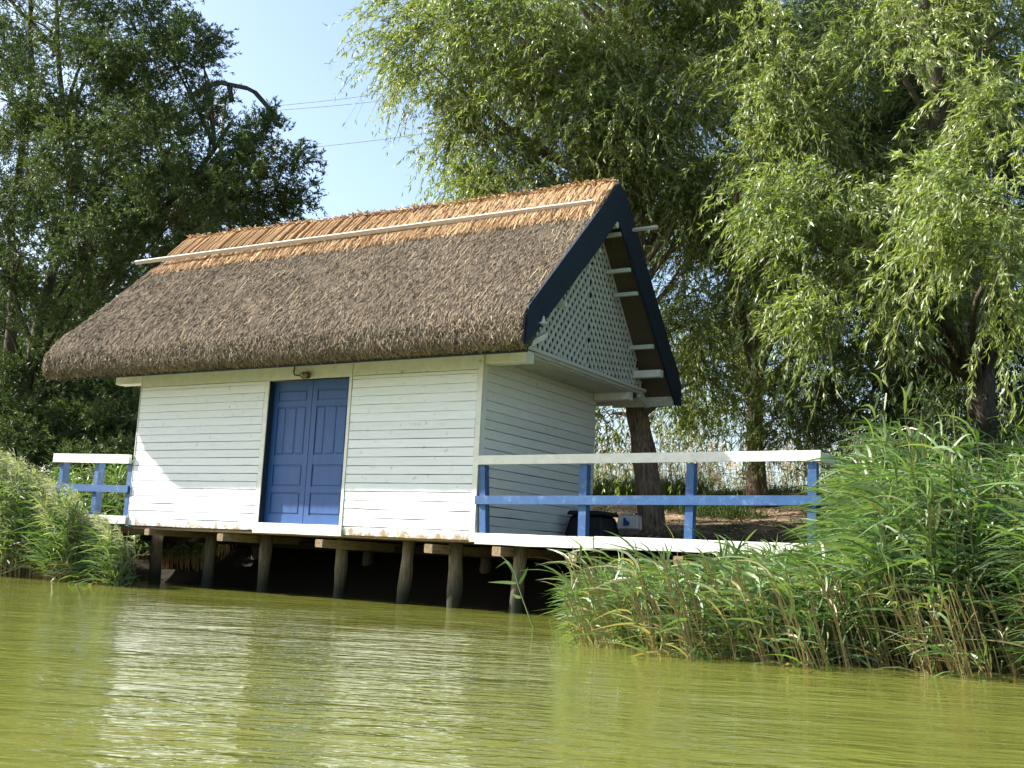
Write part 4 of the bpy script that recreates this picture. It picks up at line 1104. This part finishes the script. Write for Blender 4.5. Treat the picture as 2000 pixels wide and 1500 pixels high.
# grass on the slope and litter on the ground
def grass(name, n, xr, yr, ok, hr, label):
    XY = sample(n, xr, yr, ok); a = Acc()
    P = np.stack([XY[:, 0], XY[:, 1], ground_z(XY[:, 0], XY[:, 1]) - .02], -1)
    D = rng.normal(size=(n, 3)) * .28; D[:, 2] = 1
    ribbons(a, P, nrm(D), rng.uniform(*hr, n), rng.uniform(.008, .018, n), rng.normal(size=(n, 3)) * .22 + np.array([0, 0, -.1]), 3, tint=rng.random(n), shape='taper')
    tags(obj(name, a, M_grass, kind='stuff'), label, 'grass')
grass('grass', 9000, (-4.6, -.5), (6.4, 9.2), lambda x, y: y > 6.6 + .5 * np.sin(x * 3) + np.clip(x + 1.6, 0, 2) * 1.2, (.15, .42), 'dark green grass on the bank slope behind the railing')
grass('grass_tufts', 9000, (-.6, 5.5), (5.5, 9.6), lambda x, y: np.sin(x * 2.7 + np.sin(y * 2)) + np.sin(y * 3.3 + x) > .35, (.08, .28), 'thin grass tufts on the trodden earth between the willow trunks')
grass('bank_grass', 9000, (-16, -6.5), (2.0, 9), lambda x, y: x < 90, (.15, .5), 'rough grass under the left trees')
n = 5000
x = rng.uniform(-1.5, 5.5, n); y = rng.uniform(3.0, 9.5, n)
P = np.stack([x, y, ground_z(x, y) + .012], -1)
a = Acc()
D = nrm(rng.normal(size=(n, 3)) * np.array([1, 1, .25]))
leaves(a, P, D, rng.uniform(.04, .10, n), rng.uniform(.012, .03, n), rng.random(n))
tags(obj('leaf_litter', a, M_litter, kind='stuff'), 'dry brown fallen leaves on the earth under the willows', 'fallen leaves')

# lone reed standing in the water in front of the piles
def stem_pts(p0, pts): return [np.array(p) for p in pts]
lr = thing('reed', LONE[0][0], 'lone green reed leaning out of the water before the rightmost visible pile', 'reed')
a = Acc(); tube(a, LONE[0], np.linspace(.007, .004, len(LONE[0])), 5); obj('stem', a, M_reed, lr)
for blade in LONE[1:]:
    a = Acc(); P = np.array(blade); n = len(P)
    s = np.linspace(0, n - 1, 9); Q = np.stack([np.interp(s, np.arange(n), P[:, j]) for j in range(3)], 1); Q[1:-1] = (Q[:-2] + 2 * Q[1:-1] + Q[2:]) / 4
    w = np.sin(np.pi * np.linspace(.12, 1, 9) ** .8) * .014 + .001
    up = np.array([.25, .15, 1.0]); T = nrm(np.gradient(Q, axis=0)); S = nrm(np.cross(T, np.array([.5, -.84, 0])))
    V = np.stack([Q - S * w[:, None], Q + S * w[:, None]], 1).reshape(-1, 3)
    a.add(V, [(2 * i, 2 * i + 1, 2 * i + 3, 2 * i + 2) for i in range(8)], .6); obj('leaf', a, M_reed, lr)
a = Acc(); tube(a, [(-5.62, -.30, .0), (-5.50, -.33, .004), (-5.40, -.34, .012), (-5.36, -.33, .05)], .008, 5)
tags(obj('floating_twig', a, M_bark), 'short bent twig floating in the bright reflection left of the door', 'twig')
